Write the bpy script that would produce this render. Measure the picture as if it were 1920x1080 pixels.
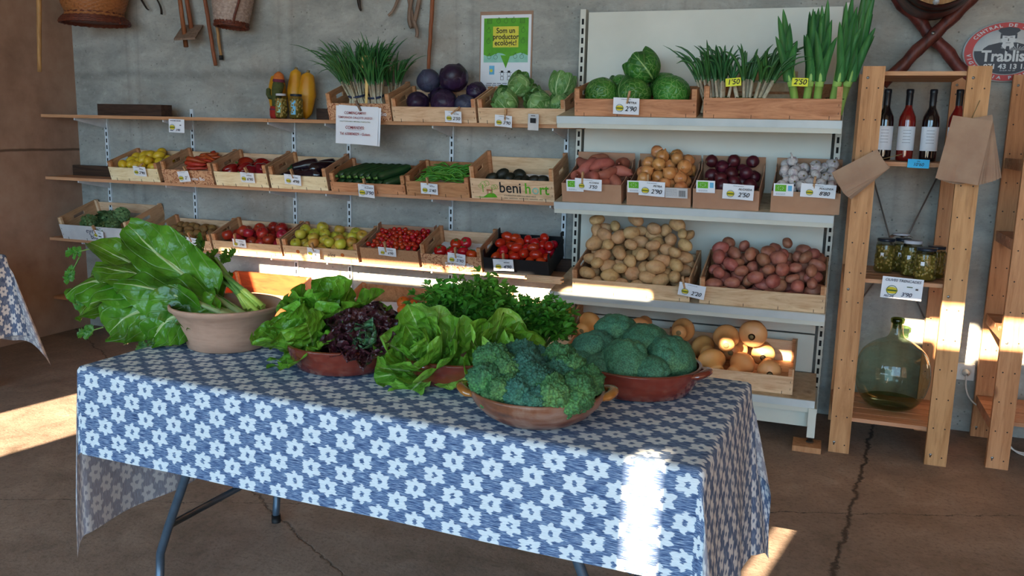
import bpy, bmesh, math, random
import numpy as np
from mathutils import Vector, Matrix, Euler, noise
for o in list(bpy.data.objects): bpy.data.objects.remove(o, do_unlink=True)
S = bpy.context.scene
COL = S.collection
R = math.radians
PI = math.pi
# ------------------------------------------------------------------ camera
FPX = 1629.7; PITCH, YAW, ROLL = 0.17707, 0.34071, 0.0237
CAM = Vector((0, -4.844, 1.4654))
_F = Vector((-math.sin(YAW)*math.cos(PITCH), math.cos(YAW)*math.cos(PITCH), -math.sin(PITCH)))
_R = Vector((math.cos(YAW), math.sin(YAW), 0)); _U = _R.cross(_F)
_r = math.cos(ROLL)*_R + math.sin(ROLL)*_U
_u = -math.sin(ROLL)*_R + math.cos(ROLL)*_U
cd = bpy.data.cameras.new('camera'); cam = bpy.data.objects.new('camera', cd); COL.objects.link(cam)
cd.sensor_width = 36; cd.lens = FPX*36/1920; cd.clip_start = .05; cd.clip_end = 300
cam.matrix_world = Matrix.Translation(CAM) @ Matrix((_r, _u, -_F)).transposed().to_4x4()
S.camera = cam
def ray(px, py): return _F + _r*((px-960)/FPX) + _u*((540-py)/FPX)
def AY(px, py, y): d = ray(px, py); return CAM + d*((y-CAM.y)/d.y)
def AZ(px, py, z): d = ray(px, py); return CAM + d*((z-CAM.z)/d.z)
def AX(px, py, x): d = ray(px, py); return CAM + d*((x-CAM.x)/d.x)
def ppm(p): return FPX/((Vector(p)-CAM).dot(_F))      # pixels per metre at a point
# ------------------------------------------------------------------ light
S.view_settings.view_transform = 'Standard'; S.view_settings.look = 'None'
S.view_settings.gamma = 1; S.view_settings.use_curve_mapping = False
S.view_settings.exposure = 2.88
W = bpy.data.worlds.new('sky'); S.world = W; W.use_nodes = True
nt = W.node_tree; nt.nodes.clear()
wo = nt.nodes.new('ShaderNodeOutputWorld'); bg = nt.nodes.new('ShaderNodeBackground')
tc = nt.nodes.new('ShaderNodeTexCoord'); sx = nt.nodes.new('ShaderNodeSeparateXYZ'); cr = nt.nodes.new('ShaderNodeValToRGB')
nt.links.new(tc.outputs['Generated'], sx.inputs[0]); nt.links.new(sx.outputs[2], cr.inputs[0])
cr.color_ramp.elements[0].position = 0.0; cr.color_ramp.elements[0].color = (.48, .77, 1, 1)
cr.color_ramp.elements[1].position = .7; cr.color_ramp.elements[1].color = (.30, .54, .86, 1)
nt.links.new(cr.outputs[0], bg.inputs[0]); bg.inputs[1].default_value = 1.0
nt.links.new(bg.outputs[0], wo.inputs[0])
SUN = Vector((.2, 1, -.33))
sl = bpy.data.lights.new('sun', 'SUN'); so = bpy.data.objects.new('sun', sl); COL.objects.link(so)
sl.energy = 7.5; sl.color = (1, .80, .56); sl.angle = R(.035)
so.rotation_euler = SUN.to_track_quat('-Z', 'Y').to_euler(); so.location = (-3, -12, 5)
pl = bpy.data.lights.new('doorway_daylight', 'AREA'); po = bpy.data.objects.new('doorway_daylight', pl); COL.objects.link(po)
pl.shape = 'RECTANGLE'; pl.size = 8.0; pl.size_y = 3.7; pl.cycles.is_portal = True
po.location = (-.6, -9.02, 1.87); po.rotation_euler = (R(90), 0, 0)
# ------------------------------------------------------------------ materials
def hx(h):
    if not isinstance(h, str): return tuple(h)[:3]
    c = [int(h[i:i+2], 16)/255 for i in (0, 2, 4)]
    return tuple(v/12.92 if v <= .04045 else ((v+.055)/1.055)**2.4 for v in c)
class NT:
    def __init__(s, name):
        s.m = bpy.data.materials.new(name); s.m.use_nodes = True; s.t = s.m.node_tree; s.t.nodes.clear()
        s.out = s.n('ShaderNodeOutputMaterial'); s.p = s.n('ShaderNodeBsdfPrincipled'); s.l(s.p.outputs[0], s.out.inputs[0])
    def n(s, k, **kw):
        a = s.t.nodes.new(k)
        for q, v in kw.items(): setattr(a, q, v)
        return a
    def l(s, a, b): s.t.links.new(a, b)
    def val(s, x, sock):
        if hasattr(x, 'is_output'): s.l(x, sock)
        elif isinstance(x, (tuple, list)): sock.default_value = tuple(x)+((1,) if len(x) == 3 and len(sock.default_value) == 4 else ())
        else: sock.default_value = x
    def math(s, op, a, b=0., c=0.):
        m = s.n('ShaderNodeMath', operation=op); s.val(a, m.inputs[0]); s.val(b, m.inputs[1]); s.val(c, m.inputs[2]); return m.outputs[0]
    def coord(s, kind='Object', scale=(1, 1, 1), rot=(0, 0, 0), loc=(0, 0, 0)):
        t = s.n('ShaderNodeTexCoord'); m = s.n('ShaderNodeMapping')
        m.inputs[1].default_value = loc; m.inputs[2].default_value = rot; m.inputs[3].default_value = scale
        s.l(t.outputs[kind], m.inputs[0]); return m.outputs[0]
    def noise(s, vec, scale, detail=4, rough=.55, dist=0):
        a = s.n('ShaderNodeTexNoise'); s.val(vec, a.inputs['Vector']); a.inputs['Scale'].default_value = scale
        a.inputs['Detail'].default_value = detail; a.inputs['Roughness'].default_value = rough; a.inputs['Distortion'].default_value = dist
        return a.outputs[0]
    def vor(s, vec, scale, feat='F1', rnd=1):
        a = s.n('ShaderNodeTexVoronoi', feature=feat); s.val(vec, a.inputs['Vector']); a.inputs['Scale'].default_value = scale
        a.inputs['Randomness'].default_value = rnd; return a.outputs[0]
    def ramp(s, f, stops):
        a = s.n('ShaderNodeValToRGB'); e = a.color_ramp.elements
        while len(e) < len(stops): e.new(.5)
        for i, (p, c) in enumerate(stops):
            e[i].position = p; e[i].color = (c, c, c, 1) if isinstance(c, (int, float)) else hx(c)+(1,)
        s.val(f, a.inputs[0]); return a.outputs[0]
    def mix(s, f, a, b, mode='MIX'):
        m = s.n('ShaderNodeMix', data_type='RGBA', blend_type=mode)
        s.val(f, m.inputs[0])
        for v, i in ((a, 6), (b, 7)):
            s.val(hx(v) if isinstance(v, str) else v, m.inputs[i])
        return m.outputs[2]
    def bump(s, h, strength=.3, dist=.01):
        b = s.n('ShaderNodeBump'); b.inputs['Strength'].default_value = strength; b.inputs['Distance'].default_value = dist
        s.val(h, b.inputs['Height']); s.l(b.outputs[0], s.p.inputs['Normal'])
    def rnd(s, c, hue=.02, val=.2, sat=.1):
        i = s.n('ShaderNodeObjectInfo'); h = s.n('ShaderNodeHueSaturation')
        w = s.n('ShaderNodeTexWhiteNoise', noise_dimensions='1D'); s.l(i.outputs['Random'], w.inputs['W'])
        s.val(s.math('MULTIPLY_ADD', i.outputs['Random'], hue, .5-hue/2), h.inputs['Hue'])
        s.val(s.math('MULTIPLY_ADD', w.outputs[0], val, 1-val/2), h.inputs['Value'])
        h.inputs['Saturation'].default_value = 1
        s.val(c, h.inputs['Color']); return h.outputs[0]
    def fin(s, col, rough=.6, spec=.5, metal=0):
        s.val(hx(col) if isinstance(col, str) else col, s.p.inputs['Base Color']); s.val(rough, s.p.inputs['Roughness'])
        s.p.inputs['Specular IOR Level'].default_value = spec; s.p.inputs['Metallic'].default_value = metal
        return s.m
def pm(name, c1, c2=None, scale=20, rough=.6, bump=0, bdist=.002, stretch=(1, 1, 1), spec=.4, metal=0, rnd=None, bscale=None, coat=0, sss=0, c3=None):
    t = NT(name); v = t.coord(scale=stretch); c2 = c2 or c1
    f = t.noise(v, scale)
    st = [(.3, c1), (.7, c2)] if c3 is None else [(.28, c1), (.5, c2), (.72, c3)]
    c = t.ramp(f, st)
    if rnd: c = t.rnd(c, *rnd)
    if bump: t.bump(t.noise(v, bscale or scale*3, 3) if bscale or bump else f, bump, bdist)
    if coat: t.p.inputs['Coat Weight'].default_value = coat; t.p.inputs['Coat Roughness'].default_value = .08
    if sss: t.p.inputs['Subsurface Weight'].default_value = sss; t.p.inputs['Subsurface Radius'].default_value = (.01, .005, .003)
    return t.fin(c, rough, spec, metal)
M = {}
def wood(name, c1, c2, knots=True, grain=(1, 1, 1), rnd=(.01, .18), scale=9, rough=.6):
    """grain: coordinates are squeezed along the long axis of the board"""
    t = NT(name); v = t.coord(scale=grain)
    f = t.noise(v, scale*1.8, 5, .65, 1.6); g = t.noise(v, scale*9, 4, .65, .3)
    c = t.ramp(t.math('ADD', t.math('MULTIPLY', f, .75), t.math('MULTIPLY', g, .25)), [(.38, c1), (.58, c2)])
    c = t.mix(t.math('MULTIPLY', t.ramp(g, [(.30, 1), (.46, 0)]), .25), c, '7a4e30')
    if knots:
        v2 = t.coord(scale=tuple(.5+.5*k for k in grain)); k = t.vor(v2, 5.5)
        c = t.mix(t.ramp(k, [(.05, .8), (.12, 0)]), c, '5a2c12')
    c = t.rnd(c, *rnd); t.bump(g, .25, .001)
    return t.fin(c, rough, .3)
M['ply'] = wood('poplar_ply', 'c9a07c', 'e0c09c', False, (.15, 1, 1))
M['ply_side'] = wood('poplar_board', 'a27a58', 'c89e7a', False, (1, .15, 1))
M['ply_pale'] = wood('pale_ply', 'dcc496', 'efdfba', False, (.15, 1, 1), rnd=(.005, .08))
M['pine'] = wood('pine_crate', 'a8704a', 'ca9268', False, (.12, 1, 1))
M['pine_side'] = wood('pine_crate_side', '96623f', 'b88058', False, (1, .12, 1))
M['post'] = wood('pine_post', 'aa764a', 'c69264', True, (1, 1, .08), rnd=(.01, .1))
M['shelfw'] = wood('shelf_wood', 'ae7a54', 'c99670', True, (.06, 1, 1), rnd=(.01, .1))
M['darkw'] = wood('dark_beam', '2b1d17', '49352a', False, (.1, 1, 1))
M['stick'] = wood('tool_handle', '6e3c22', '93573a', False, (1, 1, .1))
M['stick2'] = wood('tool_handle_pale', '8a6038', 'b28655', False, (1, 1, .1))
M['greyw'] = wood('weathered_wood', '6a5446', '8d7464', False, (1, 1, .1))
M['xwood'] = wood('varnished_branch', '3b1a16', '6a352c', False, (1, 1, .2), rough=.45)
M['card_brown'] = pm('brown_cardboard', 'a67b60', 'b68c70', scale=6, rough=.85, rnd=(.005, .1))
M['card_black'] = pm('black_cardboard', '141518', '1f2024', scale=8, rough=.5)
M['card_white'] = pm('white_board', 'b9b7b8', 'cfcccb', scale=8, rough=.7)
def printed(name, base, ink, scale, lo, hi):
    t = NT(name); v = t.coord(); f = t.noise(v, scale, 2, .5, 2.5); g = t.noise(v, 6, 2)
    c = t.mix(t.ramp(f, [(lo, 0), (lo+.02, 1), (hi, 1), (hi+.02, 0)]), base, ink)
    c = t.mix(t.math('MULTIPLY', g, .25), c, '8a5a3a'); return t.fin(c, .75, .3)
M['print_vine'] = printed('ornament_print', 'd2a27c', '84442a', 26, .50, .58)
M['print_scroll'] = printed('scroll_print', 'b88c68', 'a26f50', 34, .46, .50)
M['paper'] = pm('white_paper', 'e6e8ee', 'dcdfe6', scale=5, rough=.8)
M['paper_ylw'] = pm('yellow_card', 'd9dd2f', 'e6e54a', scale=5, rough=.7)
M['paper_blue'] = pm('blue_card', '2f9fd0', '3fb0dd', scale=5, rough=.7)
M['plastic_ylw'] = pm('pale_yellow_plastic', 'd8b163', 'e3c07a', scale=5, rough=.5)
M['ink'] = pm('black_ink', '17171c', rough=.7)
M['ink_blue'] = pm('blue_ink', '2c3550', rough=.7)
M['ink_red'] = pm('red_ink', '8f2b3c', rough=.7)
M['ink_green'] = pm('dark_green_ink', '3a5a24', rough=.7)
M['ink_grey'] = pm('grey_ink', '8a8d94', rough=.7)
M['logo_ylw'] = pm('logo_yellow', 'cdbb2c', rough=.7)
M['lbl_green'] = pm('label_green', '62ac25', rough=.6)
M['peg'] = wood('peg_wood', 'a07450', 'c2976e', False, (1, 1, .2))
M['steel'] = pm('steel_wire', '8a8a88', rough=.35, metal=.9)
M['galv'] = pm('slotted_rail_paint', 'c3ccd3', 'd4dce2', rough=.5)
M['cream'] = pm('cream_enamel', 'c2c1b4', 'cfcec2', scale=2.5, rough=.42, spec=.5)
M['cream_dirty'] = pm('worn_shelf_top', '8f7a5f', 'c0ae90', scale=14, rough=.6, bump=.1, c3='a08c6c')
M['rail_metal'] = pm('price_rail', 'bcc3c4', 'cbd2d3', scale=3, rough=.35, metal=.3, c3='c2c8c8')
M['black'] = pm('black_gap', '0c0c0d', rough=.8)
M['rubber'] = pm('black_rubber', '121213', rough=.6)
M['tube_grey'] = pm('grey_table_tube', '4a5866', '566676', rough=.35, metal=.5)
M['white_plastic'] = pm('white_plastic', 'c9c4bd', 'd6d1ca', rough=.4)
# concrete wall with board joints
def m_concrete():
    t = NT('concrete_wall'); v = t.coord()
    big = t.noise(v, .9, 5, .6, .4); med = t.noise(t.coord(scale=(1, 1, 2.2)), 3.2, 6, .65, .6); fine = t.noise(v, 60, 3)
    c = t.ramp(t.math('ADD', t.math('MULTIPLY', big, .5), t.math('MULTIPLY', med, .5)), [(.34, '7a7b78'), (.48, '989892'), (.6, 'aeada6'), (.72, '9c9890')])
    c = t.mix(t.ramp(t.noise(v, 1.6, 4), [(.52, 0), (.7, .45)]), c, '9b8877')
    s = t.n('ShaderNodeSeparateXYZ'); t.l(v, s.inputs[0])
    xx = t.math('ADD', s.outputs[0], t.math('MULTIPLY', t.noise(v, 2), .05))
    mm = t.math('ABSOLUTE', t.math('SUBTRACT', t.math('MODULO', t.math('ADD', xx, 50.0+1.43), 1.22), .61))
    c = t.mix(t.math('MULTIPLY', t.ramp(mm, [(.012, 1), (.035, 0)]), .16), c, 'c4c6c2')
    m2 = t.math('ABSOLUTE', t.math('SUBTRACT', mm, .05))
    c = t.mix(t.math('MULTIPLY', t.ramp(m2, [(.002, 1), (.012, 0)]), .15), c, '585a58')
    zz = t.math('ADD', s.outputs[2], t.math('MULTIPLY', t.noise(v, 3), .08))
    mz = t.math('ABSOLUTE', t.math('SUBTRACT', zz, 1.83))
    c = t.mix(t.math('MULTIPLY', t.ramp(mz, [(.01, 1), (.04, 0)]), .35), c, '5e605e')
    spk = t.ramp(t.noise(t.coord(scale=(1, 1, 1.6)), 38, 5, .7), [(.54, 0), (.66, 1)]); c = t.mix(t.math('MULTIPLY', spk, .22), c, '4a4a48'); c = t.mix(t.math('MULTIPLY', t.ramp(t.noise(v, 17, 5, .7), [(.3, 1), (.45, 0)]), .22), c, 'd0d0cc')
    pits = t.ramp(t.vor(v, 26), [(.06, 1), (.14, 0)]); pm_ = t.math('MULTIPLY', pits, t.ramp(t.noise(v, 2.5), [(.47, 0), (.55, 1)]))
    c = t.mix(t.math('MULTIPLY', pm_, .6), c, '4a4642')
    t.bump(t.math('SUBTRACT', t.math('ADD', t.math('MULTIPLY', med, .6), t.math('MULTIPLY', fine, .25)), pm_), .5, .006)
    return t.fin(c, .85, .25)
M['concrete'] = m_concrete()
def m_plaster():
    t = NT('tan_plaster'); v = t.coord(); f = t.noise(v, 1.4, 5, .6, .5); g = t.noise(v, 9, 5)
    c = t.ramp(t.math('ADD', t.math('MULTIPLY', f, .6), t.math('MULTIPLY', g, .4)), [(.32, '866a58'), (.5, '9f806c'), (.7, 'ad9480')])
    s = t.n('ShaderNodeSeparateXYZ'); t.l(v, s.inputs[0])
    mz = t.math('ABSOLUTE', t.math('SUBTRACT', t.math('ADD', s.outputs[2], t.math('MULTIPLY', t.noise(v, 4), .02)), 1.285))
    c = t.mix(t.ramp(mz, [(.004, .8), (.012, 0)]), c, '4a382a')
    t.bump(g, .35, .006); return t.fin(c, .85, .25)
M['plaster'] = m_plaster()
M['ceil'] = pm('ceiling_plaster', 'd2c4ae', 'ddd0ba', scale=2, rough=.9)
def m_floor():
    t = NT('concrete_floor'); v = t.coord()
    f = t.noise(v, .8, 6, .65, .7); g = t.noise(v, 6, 6, .65, .5); h = t.noise(v, 90, 3)
    c = t.ramp(t.math('ADD', t.math('MULTIPLY', f, .5), t.math('MULTIPLY', g, .5)), [(.34, '635548'), (.46, '857264'), (.58, '9a8575'), (.72, 'b0a090')])
    c = t.mix(t.ramp(t.noise(v, 55, 6, .7), [(.5, 0), (.66, .5)]), c, '54463c')
    s = t.n('ShaderNodeSeparateXYZ'); t.l(v, s.inputs[0]); w = t.math('MULTIPLY', t.math('SUBTRACT', t.noise(v, 7, 6, .7), .5), .10)
    def crack(a, b, cst, wd):     # line a*x+b*y = cst
        d = t.math('ABSOLUTE', t.math('ADD', t.math('ADD', t.math('MULTIPLY', s.outputs[0], a), t.math('MULTIPLY', s.outputs[1], b)), t.math('ADD', w, -cst)))
        return t.ramp(d, [(wd*.3, 1), (wd, 0)])
    k = t.math('MAXIMUM', crack(.9934, -.115, .35, .012), t.math('MAXIMUM', crack(.55, .835, -2.86, .005), crack(-.35, .94, -1.3, .003)))
    c = t.mix(t.math('MULTIPLY', k, .8), c, '241d18')
    t.bump(t.math('SUBTRACT', t.math('ADD', t.math('MULTIPLY', g, .7), t.math('MULTIPLY', h, .3)), t.math('MULTIPLY', k, 1.2)), .55, .008)
    return t.fin(c, t.ramp(g, [(.3, .55), (.7, .85)]), .35)
M['floor'] = m_floor()
M['yard'] = pm('yard_ground', 'a08a6c', 'b89e7c', scale=.5, rough=.95)
M['sun_screen'] = pm('sun_screen_surface', '9a8f80', 'b0a592', scale=.4, rough=.9)  # for the unseen screen added to shape the sunlight
# produce materials
def prod(name, c1, c2, rough=.4, scale=25, rnd=(.02, .2), bump=.1, spec=.45, c3=None, coat=0, bscale=90, stretch=(1, 1, 1), sss=0.04):
    return pm(name, c1, c2, scale, rough, bump, .002, stretch, spec, 0, rnd, bscale, coat, sss, c3)
M['lemon'] = prod('lemon_skin', 'c9a01c', 'd9b732', .4, 14, (.02, .15), .25, bscale=160)
M['orange'] = prod('orange_skin', 'c9591a', 'd97a2a', .45, 14, bscale=160)
M['carrot'] = prod('carrot_skin', '9c3318', 'b84722', .45, 30, stretch=(.3, 1, 1))
M['pepper'] = prod('red_pepper_skin', '6a0b0c', '8e1512', .25, 8, coat=.2, bump=0)
M['aubergine'] = prod('aubergine_skin', '120a14', '1c0f1e', .15, 8, coat=.6, bump=0)
M['courgette'] = prod('courgette_skin', '16301a', '2b4c26', .35, 60, stretch=(.2, 1, 1))
M['bean'] = prod('bean_skin', '3a7a22', '58992f', .4, 20, (.03, .3))
M['avocado'] = prod('avocado_skin', '17180f', '23251a', .55, 40, bump=.4)
M['artichoke'] = prod('artichoke_bract', '4c6c40', '7a9460', .55, 20)
M['kiwi'] = prod('kiwi_skin', '6e4a24', '8f6a3a', .75, 40, bump=.3)
M['apple_red'] = prod('red_apple_skin', '861018', 'a8241f', .3, 9, (.03, .35), .02, c3='b84a30', coat=.12)
M['apple_ylw'] = prod('yellow_apple_skin', 'a59a2c', 'c4ac40', .35, 9, (.09, .2), .05, c3='cfa94a')
M['tomato'] = prod('tomato_skin', 'a81a10', 'c22b18', .22, 8, (.02, .25), 0, coat=.3)
M['calyx'] = pm('green_calyx', '3a6226', '4d7a34', rough=.6)
M['sweetpot'] = prod('sweet_potato_skin', '9a5446', 'b06a56', .6, 22, bump=.3)
M['onion'] = prod('onion_skin', 'a05a2c', 'c98550', .3, 40, (.02, .25), .1, stretch=(1, 1, .15), c3='d39a66')
M['beet'] = prod('dark_red_skin', '380f1a', '5a1b28', .4, 30, stretch=(1, 1, .2))
M['garlic'] = prod('garlic_skin', 'a89a9a', 'cfc6c2', .55, 40, (.03, .2), .2, stretch=(1, 1, .15), c3='9a7a86')
M['potato'] = prod('potato_skin', 'a37a52', 'c9a070', .6, 30, (.02, .2), .25, c3='b88c60')
M['potato_red'] = prod('red_potato_skin', '84493e', 'a3624f', .55, 26, (.03, .25), .25, c3='b07860')
M['squash'] = prod('butternut_skin', 'c98c50', 'd8a468', .45, 8, (.02, .15), .05)
M['squash_ylw'] = prod('yellow_squash_skin', 'b8780f', 'cd9420', .45, 6, (.01, .1), .08, c3='b06a10')
M['stem'] = pm('dry_stem', '6b5a3a', '8a7750', rough=.8)
M['banana'] = prod('banana_skin', 'a88a24', 'c7a53a', .45, 20, stretch=(1, 1, .3), c3='6a5a20')
M['redcab'] = None
def m_leaf(name, c1, c2, rib, ribw=.05, rough=.38, veins=.35, bump=.5, vscale=16, trans=.22, scale=9, edge=None, bs=45, bd=.006, c3=None):
    """u across the blade (0..1, midrib at .5), v along it"""
    t = NT(name); uv = t.n('ShaderNodeTexCoord').outputs['UV']; s = t.n('ShaderNodeSeparateXYZ'); t.l(uv, s.inputs[0])
    o = t.coord(); f = t.noise(o, scale, 4); a = t.math('ABSOLUTE', t.math('SUBTRACT', s.outputs[0], .5))
    c = t.ramp(f, [(.3, c1), (.7, c2)] if not c3 else [(.3, c1), (.5, c2), (.72, c3)])
    w = t.math('MULTIPLY', t.math('SUBTRACT', 1.12, s.outputs[1]), ribw)
    mid = t.math('SUBTRACT', 1.0, t.math('DIVIDE', a, w)); mid = t.ramp(mid, [(.0, 0), (.35, 1)])
    sv = t.math('SINE', t.math('MULTIPLY', t.math('SUBTRACT', s.outputs[1], t.math('MULTIPLY', a, .9)), vscale*6.283/2))
    sv = t.ramp(sv, [(.9, 0), (.995, 1)])
    c = t.mix(t.math('MULTIPLY', sv, veins), c, rib)
    if edge: c = t.mix(t.ramp(t.math('ADD', a, t.math('MULTIPLY', f, .15)), [(.42, 0), (.56, .8)]), c, edge)
    c = t.mix(mid, c, rib); c = t.rnd(c, .02, .18)
    cr_ = t.math('ADD', t.vor(o, bs), t.math('MULTIPLY', t.noise(o, bs*.5, 4), 1.2))
    t.bump(t.math('SUBTRACT', cr_, t.math('MULTIPLY', sv, .12)), bump, bd)
    t.fin(c, rough, .45)
    tr = t.n('ShaderNodeBsdfTranslucent'); t.val(t.mix(.35, c, 'a8d030'), tr.inputs[0])
    mx = t.n('ShaderNodeMixShader'); mx.inputs[0].default_value = trans
    t.l(t.p.outputs[0], mx.inputs[1]); t.l(tr.outputs[0], mx.inputs[2]); t.l(mx.outputs[0], t.out.inputs[0])
    return t.m
M['chard'] = m_leaf('chard_blade', '2c500f', '487a1a', 'b4c48a', .06, .25, .14, 1.0, 9, .18, bs=18, bd=.014, c3='629628')
M['lettuce'] = m_leaf('lettuce_leaf', '47801c', '6ca62e', 'a8c46a', .04, .35, .2, .9, 12, .25, bs=40, bd=.012, c3='86ba42')
M['romaine'] = m_leaf('romaine_leaf', '548f24', '7cb33c', 'bcd488', .07, .38, .25, .8, 14, .25, bs=45, bd=.01, c3='98c858')
M['redlet'] = m_leaf('red_lettuce_leaf', '2a1216', '451e26', '7a5a58', .05, .3, .15, .9, 12, .06, bs=60, bd=.01, c3='36161f')
M['redlet_heart'] = m_leaf('red_lettuce_heart', '3d6a44', '5f9468', '9fc09a', .08, .35, .3, .8, 12, .12, edge='3a1a22', bs=60, bd=.008)
M['celeryleaf'] = m_leaf('celery_leaf', '24561a', '3a7a22', '7aa04a', .03, .4, .2, .4, 8, .25)
M['parsley'] = m_leaf('parsley_leaf', '2a621a', '448426', '6fa040', .02, .4, .1, .3, 8, .22, c3='5f9e34')
M['cableaf'] = m_leaf('cabbage_leaf', '4c7a3a', '76a25c', 'b4cc94', .06, .45, .5, .7, 9, .12, bs=40)
M['savleaf'] = m_leaf('savoy_leaf', '1f4f1c', '35732a', '8fb26a', .05, .45, .5, .8, 9, .1, bs=50)
M['onionleaf'] = pm('onion_green', '1f4a24', '336a30', scale=14, rough=.4, rnd=(.03, .25))
M['onionwhite'] = pm('onion_shank', 'b3a488', 'cfc6ad', scale=30, rough=.45, rnd=(.02, .15), c3='a39070')
M['leekleaf'] = pm('leek_green', '2c5c34', '4a8644', scale=12, rough=.45, stretch=(4, 4, .4), bump=.2)
M['leekmid'] = pm('leek_pale', '7fae4a', 'a9c86a', scale=12, rough=.4, stretch=(4, 4, .4))
M['celerystalk'] = pm('celery_stalk', '55803a', '86a854', scale=14, rough=.35, stretch=(1, 1, 1), bump=.2)
M['celerycut'] = pm('celery_pale_end', 'a9bf4a', 'c0d264', scale=14, rough=.35)
M['chardrib'] = pm('chard_stalk', '8a9a62', 'a8b67c', scale=12, rough=.3, bump=.15)
def m_ball(name, c1, c2, vein, vs, veinw, rough=.4, bump=.6, amt=.6):
    t = NT(name); o = t.coord(); d = t.math('ADD', t.noise(o, 6, 3), 0.0)
    vv = t.n('ShaderNodeVectorMath', operation='ADD'); t.l(o, vv.inputs[0])
    nn = t.n('ShaderNodeTexNoise'); nn.inputs['Scale'].default_value = 9; t.l(o, nn.inputs[0])
    sc = t.n('ShaderNodeVectorMath', operation='SCALE'); t.l(nn.outputs['Color'], sc.inputs[0]); sc.inputs['Scale'].default_value = .05
    t.l(sc.outputs[0], vv.inputs[1])
    e = t.vor(vv.outputs[0], vs, 'DISTANCE_TO_EDGE'); m = t.ramp(e, [(veinw*.3, 1), (veinw, 0)])
    c = t.ramp(d, [(.35, c1), (.65, c2)]); c = t.rnd(t.mix(t.math('MULTIPLY', m, amt), c, vein), .02, .2)
    t.bump(t.math('ADD', t.math('MULTIPLY', e, 1.5), t.math('MULTIPLY', t.noise(o, 70, 3), .2)), bump, .01)
    return t.fin(c, rough, .4)
M['savoy'] = m_ball('savoy_ball', '28601f', '47852f', '8fb266', 42, .05)
M['greencab'] = m_ball('green_cabbage_ball', '6a9450', '94b878', 'c0d4a0', 14, .04)
M['redcab'] = m_ball('red_cabbage_ball', '1d1226', '35203f', '6a5a80', 13, .03, .4, .6, .12)
M['redcab2'] = m_ball('blue_cabbage_leaf', '2a2c40', '45485e', '7c80a0', 13, .03, .5, .6, .15)
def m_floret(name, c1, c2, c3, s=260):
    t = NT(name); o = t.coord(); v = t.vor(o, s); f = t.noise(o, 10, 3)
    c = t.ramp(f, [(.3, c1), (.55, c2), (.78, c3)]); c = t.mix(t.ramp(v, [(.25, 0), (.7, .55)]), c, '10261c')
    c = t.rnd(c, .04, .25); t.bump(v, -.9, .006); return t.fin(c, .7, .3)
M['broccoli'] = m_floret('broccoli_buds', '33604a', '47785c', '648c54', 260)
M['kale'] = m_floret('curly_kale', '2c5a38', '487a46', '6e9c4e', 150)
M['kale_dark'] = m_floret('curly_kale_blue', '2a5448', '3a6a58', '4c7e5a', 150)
def m_glaze(name, c1, c2, rough=.18, coat=.6, c3=None, scale=6):
    t = NT(name); o = t.coord(); f = t.noise(o, scale, 5, .6, .6); g = t.noise(t.coord(scale=(1, 1, 6)), 9, 3)
    c = t.ramp(t.math('ADD', t.math('MULTIPLY', f, .6), t.math('MULTIPLY', g, .4)), [(.36, c1), (.62, c2)] if not c3 else [(.34, c1), (.5, c2), (.66, c3)])
    t.p.inputs['Coat Weight'].default_value = coat; t.p.inputs['Coat Roughness'].default_value = .12
    t.bump(g, .12, .004); return t.fin(c, rough, .5)
M['glaze'] = m_glaze('red_brown_glaze', '5c2218', '7c3526')
M['glaze_rim'] = m_glaze('dark_rim_glaze', '481810', '6a2a1c', .12, .9)
M['clay'] = m_glaze('fired_clay', '8a5038', 'a8674c', .5, .1)
M['terra'] = m_glaze('pale_terracotta', '96705c', 'b08a74', .7, 0, '9e7a66', 4)
M['smoked'] = m_glaze('smoked_clay', '3a2018', '7c4c34', .38, .3, '9c8070', 9)
M['handle_glaze'] = m_glaze('ochre_glaze', '7a4018', 'b07830', .15, .8)
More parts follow.
